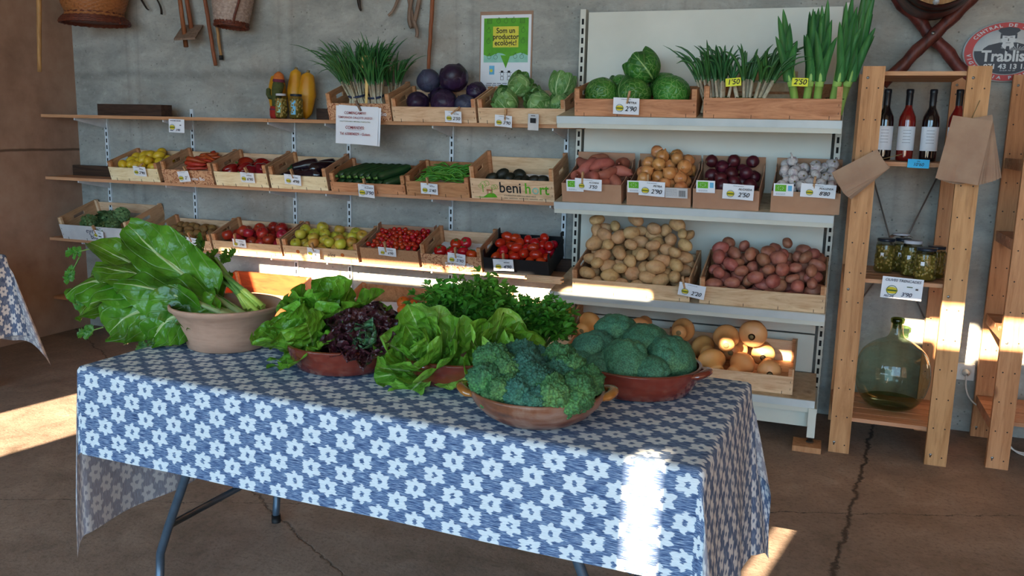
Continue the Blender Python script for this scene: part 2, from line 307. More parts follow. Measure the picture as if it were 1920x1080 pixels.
def m_cloth():
    t = NT('ikat_cloth'); uv = t.n('ShaderNodeTexCoord').outputs['UV']; s = t.n('ShaderNodeSeparateXYZ'); t.l(uv, s.inputs[0])
    mp = t.n('ShaderNodeMapping'); mp.inputs[3].default_value = (34, 620, 1); t.l(uv, mp.inputs[0])
    thread = t.noise(mp.outputs[0], 1, 3, .6)                       # long streaks along the weft
    mp2 = t.n('ShaderNodeMapping'); mp2.inputs[3].default_value = (8, 210, 1); t.l(uv, mp2.inputs[0])
    jag = t.math('SUBTRACT', t.noise(mp2.outputs[0], 1, 2), .5)
    PX, PY = .104, .088
    def lat(ox, oy):
        u = t.math('ADD', t.math('DIVIDE', t.math('ADD', s.outputs[0], t.math('MULTIPLY', jag, .026)), PX), 40+ox); v = t.math('ADD', t.math('DIVIDE', s.outputs[1], PY), 40+oy)
        a = t.math('SUBTRACT', t.math('FRACT', u), .5); b = t.math('SUBTRACT', t.math('FRACT', v), .5)
        a = t.math('MULTIPLY', a, PX/.1); b = t.math('MULTIPLY', b, PY/.1)
        r = t.math('SQRT', t.math('ADD', t.math('MULTIPLY', t.math('MULTIPLY', a, .86), t.math('MULTIPLY', a, .86)), t.math('MULTIPLY', t.math('MULTIPLY', b, 1.08), b)))
        th = t.math('ARCTAN2', b, a)
        return t.math('MULTIPLY_ADD', t.math('COSINE', t.math('MULTIPLY_ADD', th, 6.0, 3.14159)), -.048, r), t.math('SQRT', t.math('ADD', t.math('MULTIPLY', t.math('MULTIPLY', a, 1.35), t.math('MULTIPLY', a, 1.35)), t.math('MULTIPLY', b, b)))
    (d1, e1), (d2, e2) = lat(0, 0), lat(.5, .5)
    d = t.math('MINIMUM', d1, d2); ee = t.math('MINIMUM', e1, e2)
    flower = t.math('MULTIPLY', t.ramp(d, [(.226, 1), (.250, 0)]), t.ramp(ee, [(.072, 0), (.092, 1)]))
    ground = t.ramp(thread, [(.32, '2a3a58'), (.46, '485c82'), (.56, '768cab'), (.66, 'b2c0d0')])
    c = t.mix(flower, ground, t.ramp(thread, [(.3, 'c4ccd2'), (.55, 'dde2e5')]))
    geo = t.n('ShaderNodeNewGeometry'); c = t.mix(t.math('MULTIPLY', geo.outputs['Backfacing'], .5), c, 'b8aea8')
    mp3 = t.n('ShaderNodeMapping'); mp3.inputs[3].default_value = (900, 900, 1); t.l(uv, mp3.inputs[0])
    t.bump(t.math('ADD', thread, t.noise(mp3.outputs[0], 1, 1)), .25, .001)
    t.fin(c, .85, .15)
    tr = t.n('ShaderNodeBsdfTranslucent'); t.val(c, tr.inputs[0]); mx = t.n('ShaderNodeMixShader'); mx.inputs[0].default_value = .12
    t.l(t.p.outputs[0], mx.inputs[1]); t.l(tr.outputs[0], mx.inputs[2]); t.l(mx.outputs[0], t.out.inputs[0]); return t.m
M['cloth'] = m_cloth()
def m_glass(name, col, rough=.02, mixf=.85):
    """thin clear glass: tinted transmission plus mirror at grazing angles"""
    t = NT(name); tb = t.n('ShaderNodeBsdfTransparent'); tb.inputs[0].default_value = hx(col)+(1,)
    gl = t.n('ShaderNodeBsdfGlossy'); gl.inputs['Roughness'].default_value = rough
    lw = t.n('ShaderNodeLayerWeight'); lw.inputs[0].default_value = .5; mx = t.n('ShaderNodeMixShader')
    t.l(t.math('MULTIPLY_ADD', t.math('POWER', lw.outputs['Facing'], 3.0), .55, .045), mx.inputs[0]); t.l(tb.outputs[0], mx.inputs[1]); t.l(gl.outputs[0], mx.inputs[2]); t.l(mx.outputs[0], t.out.inputs[0]); return t.m
M['glass_green'] = m_glass('green_glass', 'e2eadf')
M['glass_base'] = m_glass('dark_green_glass', '9ab07c')
M['glass'] = m_glass('clear_glass', 'dfe4dc')
M['wine_dark'] = prod('dark_wine_glass', '0d0b10', '120e14', .06, 5, None, 0, coat=1)
M['wine_rose'] = prod('rose_wine_glass', '6a1414', '8c1f1c', .06, 5, None, 0, coat=1)
M['capsule'] = pm('black_capsule', '17191f', rough=.35)
M['olive'] = pm('green_olives', '4f3f18', '8f7a36', scale=60, rough=.4, coat=.2, c3='6a4e20')
M['lid_dark'] = pm('dark_lid', '1c2431', rough=.3); M['lid_white'] = pm('white_lid', 'b8b8c0', rough=.35)
M['bag'] = pm('brown_kraft_paper', '94735e', 'a98b72', scale=9, rough=.8, rnd=(.005, .1))
M['wicker'] = pm('brown_wicker', '6e3e20', 'a06436', scale=60, rough=.55, c3='86502a')
M['wicker_dk'] = pm('dark_wicker', '4a2216', '6e3420', scale=60, rough=.55)
M['wicker_lt'] = pm('pale_wicker', '8a7468', 'b5a194', scale=60, rough=.6)
M['felt_green'] = pm('green_felt', '3a4020', '4c5228', scale=60, rough=.9); M['felt_red'] = pm('red_felt', '8e2018', 'a52a20', scale=60, rough=.9)
M['felt_org'] = pm('orange_felt', 'b8622a', 'c87032', scale=60, rough=.9); M['felt_pur'] = pm('purple_felt', '5a2434', '702c40', scale=60, rough=.9)
M['sign_white'] = pm('sign_white', 'b5b8ba', 'c2c5c6', rough=.45); M['sign_red'] = pm('sign_red', 'a5201c', 'b22822', rough=.45)
M['sign_navy'] = pm('sign_navy', '141824', '1a1f2d', rough=.45)
M['post_green'] = pm('poster_green', '4c9414', '5aa81c', rough=.6); M['post_ylw'] = pm('poster_yellow', 'cfc83a', 'd8d048', rough=.6)
M['post_teal'] = pm('poster_pale_teal', '7fb8a8', '9accba', rough=.6); M['post_blue'] = pm('poster_blue', '5fa8d0', '6fb4da', rough=.6)
M['bounce_lit_wood'] = wood('bounce_lit_board', '7a3418', '964622', False, (.2, 1, 1))  # crate wood with warm bounced sunlight put into its orange colour
M['iron'] = pm('dark_iron', '2a221f', '3d322c', scale=30, rough=.5, metal=.6)
# ------------------------------------------------------------------ mesh builder
class MB:
    def __init__(s): s.v = []; s.f = []; s.mi = []; s.sm = []; s.uv = {}
    def add(s, vs, fs, mi=0, sm=False, uv=None, T=None):
        b = len(s.v)
        for i, p in enumerate(vs):
            s.v.append(tuple(T @ Vector(p)) if T else tuple(p))
            if uv: s.uv[b+i] = uv[i]
        for f in fs: s.f.append(tuple(b+i for i in f)); s.mi.append(mi); s.sm.append(sm)
        return s
    def box(s, x0, x1, y0, y1, z0, z1, mi=0, T=None):
        vs = [(x, y, z) for z in (z0, z1) for y in (y0, y1) for x in (x0, x1)]
        return s.add(vs, [(0, 2, 3, 1), (4, 5, 7, 6), (0, 1, 5, 4), (2, 6, 7, 3), (0, 4, 6, 2), (1, 3, 7, 5)], mi, False, None, T)
    def prism(s, pts, y0, y1, mi=0, T=None):            # outline in x,z, thickness along y
        n = len(pts); vs = [(x, y0, z) for x, z in pts]+[(x, y1, z) for x, z in pts]
        return s.add(vs, [tuple(range(n)), tuple(range(2*n-1, n-1, -1))]+[(i, i+n, (i+1) % n+n, (i+1) % n) for i in range(n)], mi, False, None, T)
    def grid(s, P, mi=0, sm=True, uv=None, closeu=False, T=None):   # P[i][j]
        a, b = len(P), len(P[0]); vs = [p for r in P for p in r]; u = [q for r in uv for q in r] if uv else None
        fs = []
        for i in range(a-1):
            for j in range(b if closeu else b-1):
                k = (j+1) % b; fs.append((i*b+j, i*b+k, (i+1)*b+k, (i+1)*b+j))
        return s.add(vs, fs, mi, sm, u, T)
    def lathe(s, prof, n=32, mi=0, T=None, c=(0, 0), sm=True, cap=False):
        P = [[(c[0]+r*math.cos(2*PI*j/n), c[1]+r*math.sin(2*PI*j/n), z) for j in range(n)] for r, z in prof]
        s.grid(P, mi, sm, None, True, T)
        if cap:
            b = len(s.v)-n*len(prof); s.f += [tuple(b+j for j in range(n))[::-1], tuple(b+n*(len(prof)-1)+j for j in range(n))]; s.mi += [mi]*2; s.sm += [False]*2
        return s
    def tube(s, pts, r, n=8, mi=0, T=None, cap=True, flat=1.0, sm=True):
        pts = [Vector(p) for p in pts]; m = len(pts); rr = r if isinstance(r, (list, tuple)) else [r]*m
        P = []; up = None
        for i in range(m):
            t = (pts[min(i+1, m-1)]-pts[max(i-1, 0)]).normalized()
            if up is None: up = Vector((0, 0, 1)) if abs(t.z) < .9 else Vector((0, 1, 0))
            a = t.cross(up).normalized(); up = a.cross(t).normalized()
            P.append([tuple(pts[i]+a*(rr[i]*math.cos(2*PI*j/n))+up*(rr[i]*flat*math.sin(2*PI*j/n))) for j in range(n)])
        b = len(s.v); s.grid(P, mi, sm, None, True, T)
        if cap: s.f += [tuple(b+j for j in range(n)), tuple(b+n*(m-1)+j for j in range(n))[::-1]]; s.mi += [mi]*2; s.sm += [False]*2
        return s
    def blob(s, rx, ry, rz, nu=16, nv=10, mi=0, T=None, fn=None, c=(0, 0, 0)):
        """ellipsoid; fn(unit vector) -> radial factor"""
        P = []
        for i in range(nv+1):
            a = PI*i/nv; row = []
            for j in range(nu):
                b = 2*PI*j/nu; d = Vector((math.sin(a)*math.cos(b), math.sin(a)*math.sin(b), -math.cos(a)))
                k = fn(d) if fn else 1; row.append((c[0]+d.x*rx*k, c[1]+d.y*ry*k, c[2]+d.z*rz*k))
            P.append(row)
        return s.grid(P, mi, True, None, True, T)
    def build(s, name, mats, parent=None, loc=None):
        me = bpy.data.meshes.new(name); me.from_pydata(s.v, [], s.f)
        for m in (mats if isinstance(mats, (list, tuple)) else [mats]): me.materials.append(M[m] if isinstance(m, str) else m)
        me.polygons.foreach_set('material_index', s.mi); me.polygons.foreach_set('use_smooth', s.sm)
        if s.uv:
            u = me.uv_layers.new(name='uv'); li = np.zeros(len(me.loops), dtype=np.int32); me.loops.foreach_get('vertex_index', li)
            a = np.array([s.uv.get(i, (0, 0)) for i in range(len(s.v))], dtype=np.float32)
            u.data.foreach_set('uv', a[li].ravel())
        me.update()
        o = bpy.data.objects.new(name, me); COL.objects.link(o)
        if parent: o.parent = parent
        if loc is not None: o.location = loc
        return o
def tag(o, label=None, cat=None, group=None, kind=None):
    for k, v in (('label', label), ('category', cat), ('group', group), ('kind', kind)):
        if v: o[k] = v
    return o
def E(name, label, cat, loc=(0, 0, 0), rot=(0, 0, 0), group=None, mat=None):
    o = bpy.data.objects.new(name, None); COL.objects.link(o); o.empty_display_size = .05
    if mat is not None: o.matrix_world = mat
    else: o.location = loc; o.rotation_euler = rot
    return tag(o, label, cat, group)
def st(name, mb, mat): return tag(mb.build(name, mat), kind='structure')
def copy_tree(o, parent=None):
    c = o.copy(); COL.objects.link(c); c.parent = parent
    for ch in list(o.children): copy_tree(ch, c)
    return c
def TRS(loc, rot=(0, 0, 0), sc=(1, 1, 1)):
    return Matrix.Translation(loc) @ Euler(rot).to_matrix().to_4x4() @ Matrix.Diagonal(Vector(tuple(sc)+(1,) if not isinstance(sc, (int, float)) else (sc, sc, sc, 1)))
_tc = {}
def text(s, size, mat, parent, loc=(0, 0, 0), rot=0, shear=0, bold=0, sx=1, name='lettering', align='CENTER'):
    """flat lettering standing in the parent's x-z plane and facing -y"""
    key = (s, shear, bold, align, mat)
    if key not in _tc:
        cu = bpy.data.curves.new('t', 'FONT'); cu.body = s; cu.size = 1; cu.align_x = align; cu.align_y = 'CENTER'; cu.shear = shear; cu.offset = bold
        cu.resolution_u = 3
        ob = bpy.data.objects.new('t', cu); me = bpy.data.meshes.new_from_object(ob); bpy.data.objects.remove(ob)
        me.name = name; me.materials.clear(); me.materials.append(M[mat]); _tc[key] = me
    o = bpy.data.objects.new(name, _tc[key]); COL.objects.link(o); o.parent = parent
    o.matrix_local = Matrix.Translation(loc) @ Matrix.Rotation(rot, 4, 'Y') @ Matrix.Rotation(R(90), 4, 'X') @ Matrix.Diagonal((size*sx, size, size, 1))
    return o
def scribble(par, x, z, w, n=1, y=-.0066, h=.0022, gap=.006, mat='ink_grey', name='small_print'):
    """lines of print too small to read"""
    m = MB(); g = random.Random(int((x+z+w)*1e5))
    for k in range(n):
        a = x-w/2+g.uniform(0, .04)*w
        while a < x+w/2-.002:
            L = min(g.uniform(.08, .22)*w, x+w/2-a); m.box(a, a+L, y-.0002, y, z-k*gap-h/2, z-k*gap+h/2); a += L+.03*w
    return m.build(name, mat, par)
rng = random.Random(7)
def U(a, b): return rng.uniform(a, b)
# ------------------------------------------------------------------ leaves
def bez(pts, t):
    q = [Vector(p) for p in pts]
    while len(q) > 1: q = [a.lerp(b, t) for a, b in zip(q, q[1:])]
    return q[0]
def leaf(mb, pts, W, nrm=(0, 0, 1), cup=.15, ruf=.1, fr=7, mi=0, nv=16, nu=10, ph=0, stalk=0, shape=None, T=None, fold=0):
    """blade along a bezier; nrm = side the upper face looks to; W = full width"""
    nrm = Vector(nrm); P = []; UV = []
    for i in range(nv+1):
        t = i/nv; p = bez(pts, t); d = (bez(pts, min(1, t+.02))-bez(pts, max(0, t-.02))).normalized()
        s = d.cross(nrm)
        s = s.normalized() if s.length > 1e-4 else Vector((1, 0, 0)); n = s.cross(d)
        tt = max(0, (t-stalk)/(1-stalk))
        w = W*.5*(shape(tt) if shape else (math.sin(PI*min(1, tt**.8*.97+.03))**.62)) if tt > 0 else W*.03
        w = max(w, W*.025); ru = []; uu = []
        for j in range(nu+1):
            a = j/nu*2-1; e = abs(a)
            k = e*e*(cup*w*2)+ruf*W*e**2.2*math.sin(fr*2*PI*t+ph+(1.7 if a > 0 else 0))+ruf*.22*W*e*math.sin(fr*4.7*PI*t+ph*2+a*3)
            rr = w*(1+.05*math.sin(fr*4*t+ph+a*2)*e)
            ru.append(tuple(p+s*(a*rr*(1-fold*e))+n*k)); uu.append((.5+a*.5, t))
        P.append(ru); UV.append(uu)
    return mb.grid(P, mi, True, UV, False, T)
def disp(mb, amp, sc, seed=0, k0=0):
    for i in range(k0, len(mb.v)):
        p = Vector(mb.v[i]); q = p*sc+Vector((seed, seed*2.3, 0)); mb.v[i] = tuple(p+Vector(noise.noise_vector(q))*amp)
def rosette(mb, rings, axis_len, mi=0, T=None, seed=0):
    """leafy head growing up from the origin. rings: (n, tilt deg, length, width, curl, ruffle, cup)"""
    g = random.Random(seed)
    for (n, tilt, L, W_, curl, ruf, cup) in rings:
        off = g.uniform(0, 6)
        for k in range(n):
            a = off+2*PI*k/n+g.uniform(-.2, .2); tl = R(tilt+g.uniform(-7, 7)); l = L*g.uniform(.88, 1.1)
            o = Vector((math.cos(a), math.sin(a), 0)); u = Vector((0, 0, 1))
            d1 = o*math.sin(tl)+u*math.cos(tl); tl2 = tl+R(curl); d2 = o*math.sin(tl2)+u*math.cos(tl2)
            p0 = o*.012; p1 = p0+d1*l*.55; p2 = p1+d2*l*.5
            nr = (u*math.sin((tl+tl2)/2)-o*math.cos((tl+tl2)/2))
            leaf(mb, [p0, p1*.6+p0*.4, p1, p2], W_*g.uniform(.85, 1.1), nr, cup, ruf, g.uniform(3, 5), mi, 34, 14, g.uniform(0, 6), shape=lambda t: (.25+.75*t**.7)*max(0, 1-t**5)**.5, T=T)
    return mb
# ------------------------------------------------------------------ room
XL, XR, YF, ZC = -5.0, 3.6, -9.0, 3.95
st('floor', MB().box(XL-.2, XR+.2, YF, .2, -.12, 0), 'floor')
st('wall_back', MB().box(XL-.2, XR+.2, 0, .2, 0, ZC), 'concrete')
st('wall_left', MB().box(XL-.2, XL, -6.4, 0, 0, ZC), 'plaster')
st('wall_right', MB().box(XR, XR+.2, YF, 0, 0, ZC), 'plaster')
st('ceiling', MB().box(XL-1, XR+.2, YF-.2, .2, ZC, ZC+.15), 'ceil')
LINT = 3.75
st('wall_front', MB().box(XL-1, XL-.8, YF-.2, YF, 0, ZC).box(XR-.2, XR+.2, YF-.2, YF, 0, ZC).box(XL-.8, XR-.2, YF-.2, YF, LINT, ZC), 'plaster')
st('floor_yard', MB().box(-70, 70, -90, YF, -.2, -.03), 'yard')
# unseen screen added far behind the camera; its holes shape the sun patches
YO = -60
def sun_screen():
    k = -YO
    holes = [(-3.5, -2.89, -.9, .585), (-2.88, -1.95, .49, .585), (-1.94, -1.40, .40, .585), (-1.15, -.66, .44, .51),
             (.44, .62, .42, .555), (.62, .80, .33, .555), (.80, 1.12, .36, .52), (.24, .325, -1.0, -.225), (-.32, -.04, .235, .30),
             (-4.52, -4.44, .49, .60), (-4.22, -4.05, .5, .585)]
    hs = [(a-.2*k, b-.2*k, c+.33*k, d+.33*k) for a, b, c, d in holes]
    X0, X1, Z1 = -7.5-.2*k, 4.2-.2*k, 4.9+.33*k; Z0 = -.2
    xs = sorted({X0, X1} | {q for h in hs for q in h[:2]}); zs = sorted({Z0, Z1} | {q for h in hs for q in h[2:]})
    m = MB()
    for x0, x1 in zip(xs, xs[1:]):
        run = None
        for z0, z1 in zip(zs, zs[1:]):
            cx, cz = (x0+x1)/2, (z0+z1)/2
            op = any(h[0] < cx < h[1] and h[2] < cz < h[3] for h in hs)
            if op:
                if run: m.box(x0, x1, YO, YO+.1, run[0], run[1]); run = None
            else: run = (run[0] if run else z0, z1)
        if run: m.box(x0, x1, YO, YO+.1, run[0], run[1])
    st('added_sun_screen', m, 'sun_screen')
sun_screen()
# ------------------------------------------------------------------ wall shelves
SH = {1: 1.513, 2: 1.098, 3: .682, 4: .27}
LBL = {1: 'topmost', 2: 'middle', 3: 'third from the top', 4: 'lowest'}
for k, z in SH.items():
    for a, b, nm in ((XL+.004, -3.2, 'left'), (-3.197, -1.27, 'right')):
        o = MB().box(a, b, -.31, -.028, z-.02, z).build('shelf_board', 'shelfw')
        tag(o, f'{nm} half of the {LBL[k]} wall-mounted pine shelf board', 'shelf')
rxs = [AY(px, 250, 0).x for px in (202, 363, 552.5, 655.5, 848.7, 1063.7)]
near = ['nearest the corner', 'right of the lemons', 'behind the aubergine crate', 'under the paper notice', 'left of the large printed crate', 'beside the cream metal shelving']
for i, x in enumerate(rxs):
    e = E('slotted_rail', 'pale slotted metal shelf rail on the concrete wall, '+near[i], 'rail', (x, 0, 0), group='slotted wall rails')
    m = MB().box(-.013, .013, -.014, 0, .12, SH[1]+.055)
    z = .16
    while z < SH[1]+.03:
        for s in (-.005,): m.box(s, s+.010, -.0146, -.0135, z, z+.028, 1)
        z += .045
    m.build('rail', ['galv', 'black'], e)
    for k, z in SH.items():
        b = MB().prism([(-.0, 0), (.27, 0), (.27, -.014), (.02, -.06), (0, -.06)], -.004, .004)
        T = Matrix.Rotation(R(-90), 4, 'Z')
        b.v = [tuple(T @ Vector(p)) for p in b.v]
        b.build('bracket', 'galv', e, (0, -.014, z-.0205))
def batten(x0, x1, z, lab, y0=-.085, y1=-.035, h=.0705):
    tag(MB().box(x0, x1, y0, y1, z, z+h).build('wooden_batten', 'darkw'), lab, 'batten')
batten(-4.985, -1.28, SH[2], 'dark wooden batten along the back of the middle shelf raising the crates')
batten(-4.985, -1.28, SH[3], 'dark wooden batten along the back of the third shelf raising the crates')
batten(-4.3, -1.28, SH[4], 'dark wooden batten along the back of the lowest shelf')
batten(-3.0, -1.28, SH[1], 'dark wooden batten behind the crates on the topmost shelf')
a = AY(192, 215, -.2); b = AY(311, 219, -.2)
tag(MB().box(a.x, b.x, -.24, -.14, SH[1], SH[1]+.075).build('wooden_beam', 'darkw'), 'short dark wooden beam lying alone at the left of the topmost shelf', 'beam')
# ------------------------------------------------------------------ crates
def slotbox(m, d, h, t, x0, mi=0, slot=True, z0=0):
    """side board in the y-z plane at x0..x0+t with a hand slot"""
    if not slot: m.box(x0, x0+t, .0, d, z0, h, mi); return
    a, b, c, e = d*.36, d*.64, h*.62, h*.62+.024
    m.box(x0, x0+t, 0, a, z0, h, mi).box(x0, x0+t, b, d, z0, h, mi).box(x0, x0+t, a, b, z0, c, mi).box(x0, x0+t, a, b, min(e, h-.006), h, mi)
CR = {}
def crate(name, key, pl_, pr_, zs, yf, hf, hp, d=.285, tilt=17.5, style='ply', label='', hb=None, group=None, slats=False, yaw=0):
    """pl_, pr_: x of the front corners; hf front board height, hp post/side height"""
    w = pr_-pl_; t = R(tilt)
    Mx = Matrix.Translation(((pl_+pr_)/2, yf, zs+.001)) @ Matrix.Rotation(R(yaw), 4, 'Z') @ Matrix.Rotation(t, 4, 'X')
    e = E(name, label, 'crate', mat=Mx, group=group); hw = w/2; hb = hb or hf*1.25
    mats = {'ply': ('ply', 'ply_side', 'pine'), 'pale': ('ply_pale', 'ply_side', 'pine'), 'pine': ('pine', 'pine_side', 'pine'), 'print': ('print_vine', 'ply_side', 'pine'),
            'scroll': ('print_scroll', 'card_brown', 'card_brown'), 'card': ('card_brown', 'card_brown', 'card_brown'), 'black': ('card_black', 'card_black', 'card_black'),
            'white': ('card_white', 'ply_side', 'ply'), 'orange': ('bounce_lit_wood', 'bounce_lit_wood', 'pine')}[style]
    cb = style in ('card', 'black', 'scroll')
    f = MB().box(-hw, hw, -.004, 0, 0, hf)
    if not cb:
        for i in range(4):                                              # staples and the ends of the floor slats
            x = -hw+.05+(w-.1)*i/3; f.box(x-.0012, x+.0012, -.0052, -.004, -.004, .016, 1)
        for sx_ in (-1, 1):
            for z in (hf*.3, hf*.7): f.box(sx_*(hw-.012)-.001, sx_*(hw-.012)+.001, -.0048, -.004, z-.005, z+.005, 1)
    f.build('front_board', [mats[0], 'iron'], e)
    MB().box(-hw, hw, d, d+.004, 0, hb).build('back_board', mats[1] if style not in ('ply', 'pale', 'print', 'white') else 'ply', e)
    ts = .004 if cb else .007
    for sx_ in (-1, 1):
        m = MB(); x0 = -hw if sx_ < 0 else hw-ts
        if style in ('pine',) and slats:
            m.box(x0, x0+ts, 0, d, 0, hp*.45).box(x0, x0+ts, 0, d, hp*.6, hp)
        elif cb:
            dd = d
            T = [(0, 0), (dd, 0), (dd, hp), (dd*.86, hp), (dd*.80, hf+.25*(hp-hf)), (dd*.3, hf), (0, hf)] if style != 'black' else [(0, 0), (dd, 0), (dd, hp+.02), (dd*.9, hp+.02), (dd*.88, hf+.012), (dd*.6, hf), (dd*.58, hf+.012), (dd*.32, hf), (.12*dd, hf), (.1*dd, hp), (0, hp)]
            b0 = len(m.v); m.prism(T, 0, ts); m.v = [(x0+p[1], p[0], p[2]) for p in m.v]
        else: slotbox(m, d, hp, ts, x0)
        m.build('side_board', mats[1], e)
    if not cb:
        for sx_ in (-1, 1):
            for y in (0, d-.018):
                x0 = -hw+.007 if sx_ < 0 else hw-.007-.018
                MB().box(x0, x0+.018, y+.0005, y+.018, 0, hp-.001).build('corner_post', mats[2], e)
    base = MB()
    for i in range(5): y = .004+i*(d-.008)/5; base.box(-hw+.008, hw-.008, y, y+(d-.008)/5-.004, .001, .005)
    base.build('base_slats', mats[2] if not cb else mats[1], e)
    CR[key] = dict(e=e, M=Mx, w=w, d=d, hf=hf, hp=hp, yf=yf, n=name)
    return e
def sx2(px, py, y): return AY(px, py, y).x
YS = -.315
def wc(key, a, b, row, hf, hp, style, label, name='wooden_crate', **k):
    py = {1: 235, 2: 355, 3: 480, 4: 590}[row]
    return crate(name, key, sx2(a, py, YS)+.002, sx2(b, py, YS)-.002, SH[row], YS, hf, hp, style=style, label=label, **k)
wc('calcot', 618, 736, 1, .10, .155, 'print', 'crate with reddish ornament print behind the paper notice, full of long green onions')
wc('redcab', 738, 895, 1, .085, .13, 'ply', 'plywood crate of red cabbages on the topmost shelf')
wc('caulif', 898, 1062, 1, .085, .13, 'ply', 'plywood crate of pale green cabbages on the topmost shelf')
wc('lemon', 211, 303, 2, .088, .125, 'pale', 'plywood crate of lemons at the left end of the middle shelf')
wc('carrot', 310, 404, 2, .09, .14, 'print', 'crate with ornament print holding carrots between lemons and red peppers')
wc('pepper', 407, 506, 2, .09, .14, 'pale', 'pale crate of red peppers on the middle shelf')
wc('auberg', 510, 617, 2, .085, .135, 'pale', 'pale crate of aubergines on the middle shelf')
wc('courg', 622, 762, 2, .058, .11, 'pine', 'low reddish pine crate of courgettes on the middle shelf', slats=True)
wc('bean', 764, 882, 2, .085, .115, 'pine', 'reddish pine crate of green beans on the middle shelf')
wc('avo', 885, 1042, 2, .118, .185, 'ply', 'tall crate with colourful printed front, at the right end of the middle shelf')
wc('arti', 122, 249, 3, .105, .15, 'white', 'large white-fronted crate of artichokes in the corner on the third shelf', d=.35, tilt=17.5)
wc('kiwi', 284, 400, 3, .062, .105, 'ply', 'low plywood crate of brown kiwis on the third shelf')
wc('appler', 403, 531, 3, .072, .115, 'ply', 'plywood crate of red apples on the third shelf')
wc('appley', 534, 674, 3, .075, .115, 'ply', 'plywood crate of yellow apples with small orange prints on its front')
wc('cherry', 679, 788, 3, .10, .145, 'scroll', 'brown cardboard tray of cherry tomatoes on the third shelf', 'cardboard_tray')
wc('tomato', 792, 906, 3, .09, .145, 'print', 'ornament-printed crate with a few round tomatoes on the third shelf')
wc('roma', 909, 1032, 3, .095, .135, 'black', 'black cardboard tray of plum tomatoes at the right end of the third shelf', 'cardboard_tray')
wc('low1', 402, 548, 4, .10, .17, 'orange', 'wooden crate with a warm bounced-light tint behind the chard bowl on the lowest shelf', hb=.17)
wc('low2', 645, 790, 4, .10, .17, 'pine', 'reddish wooden crate behind the red lettuce on the lowest shelf', hb=.16)
wc('banana', 930, 1076, 4, .10, .2, 'ply', 'plywood crate of bananas behind the parsley on the lowest shelf', hb=.16)
# lettering on crate fronts
def ctext(key, s, x, z, size, mat, **k): return text(s, size, mat, CR[key]['e'], (x, -.0062, z), **k)
def front_mark(key, mb, mats, name): return mb.build(name, mats, CR[key]['e'])
c = CR['avo']; w = c['w']/2
ctext('avo', 'beni', -.008, .070, .086, 'ink', bold=.012, sx=.9); ctext('avo', 'h', .094, .070, .086, 'post_green', bold=.014, sx=.9); ctext('avo', 'rt', .186, .068, .086, 'post_green', bold=.014, sx=.9)
m = MB(); T = Matrix.Translation((.137, -.005, .060)) @ Matrix.Rotation(R(90), 4, 'X')
m.lathe([(.0115, 0), (.0185, 0), (.0185, .0006), (.0115, .0006)], 24, 0, T); front_mark('avo', m, 'post_teal', 'printed_ring')
ctext('avo', 'COOPERATIVA AGRICOLA BENICARLO', .045, .027, .0105, 'ink', bold=.01, name='small_print'); scribble(c['e'], .07, .012, .25, mat='ink')
m = MB()
hl = lambda x: .035+.02*math.sin((x+w)*14)
m.prism([(-w+.014, .01)]+[(-.088, .012)]+[(-.088-.012*i, .022+.016*math.sin(i*.55)) for i in range(1, 9)], -.0055, -.0048); front_mark('avo', m, 'post_green', 'printed_hill')
m = MB()
for dx, dz, r_ in ((-.175, .085, .016), (-.155, .092, .014), (-.19, .075, .012), (-.118, .07, .012), (-.105, .075, .011)): m.lathe([(r_, 0), (r_+.0018, 0), (r_+.0018, .0006), (r_, .0006)], 14, 0, Matrix.Translation((dx+.01, -.005, dz)) @ Matrix.Rotation(R(90), 4, 'X'))
m.box(-.172, -.168, -.0055, -.0048, .04, .085).box(-.118, -.114, -.0055, -.0048, .04, .07); front_mark('avo', m, 'lbl_green', 'printed_trees')
m = MB().prism([(-.15, .05), (-.118, .05), (-.112, .06), (-.117, .062), (-.122, .056), (-.148, .058)], -.0062, -.0056)
for x in (-.147, -.141, -.125, -.12): m.box(x, x+.0025, -.0062, -.0056, .03, .051)
front_mark('avo', m, 'clay', 'printed_horse')
ctext('arti', 'eye', -.035, .072, .05, 'ink_blue', bold=0, shear=.2); ctext('arti', 'bio', -.01, .03, .048, 'ink_blue', bold=.01)
ctext('carrot', 'Supreme Bio', .05, .035, .03, 'paper', bold=.015, name='printed_name'); ctext('tomato', 'Supreme Bio', .05, .035, .034, 'paper', bold=.015, name='printed_name'); ctext('calcot', 'Bio', .155, .04, .034, 'paper', bold=.015, name='printed_name')
ctext('appley', 'C', -.085, .034, .036, 'ink', shear=.4, name='printed_name'); ctext('appley', 'ales', .075, .034, .036, 'ink', shear=.4, name='printed_name')
for x in (-.155, .155):
    front_mark('appley', MB().lathe([(0, 0), (.012, 0), (.012, .0006), (0, .0006)], 16, 0, Matrix.Translation((x, -.005, .04)) @ Matrix.Rotation(R(90), 4, 'X')), 'felt_org', 'printed_fruit')
# ------------------------------------------------------------------ cream metal shelving with four shelves
GX0, GX1 = -1.305, .045
g = E('metal_shelving', 'cream enamelled metal shelving unit with slotted uprights beside the wooden rack', 'shelving', (0, 0, 0))
for z0, z1 in ((1.60, 2.115), (1.135, 1.59), (.66, 1.125), (.46, .65), (.25, .455)):
    MB().box(GX0+.03, GX1-.03, -.11, -.10, z0+.002, z1-.002).build('back_panel', 'cream', g)
for x in (GX0, GX1):
    m = MB().box(x-.015, x+.015, -.115, -.055, .03, 2.13); z = .1
    while z < 2.1: m.box(x-.006, x+.006, -.1162, -.115, z, z+.03, 1); m.box(x-.0162 if x < -1 else x+.015, x-.015 if x < -1 else x+.0162, -.10, -.085, z, z+.03, 1); z += .05
    m.build('upright', ['cream', 'black'], g)
GS = {1: (1.555, -.50, 10), 2: (1.118, -.50, 10), 3: (.650, -.53, 10), 4: (.235, -.58, 2)}
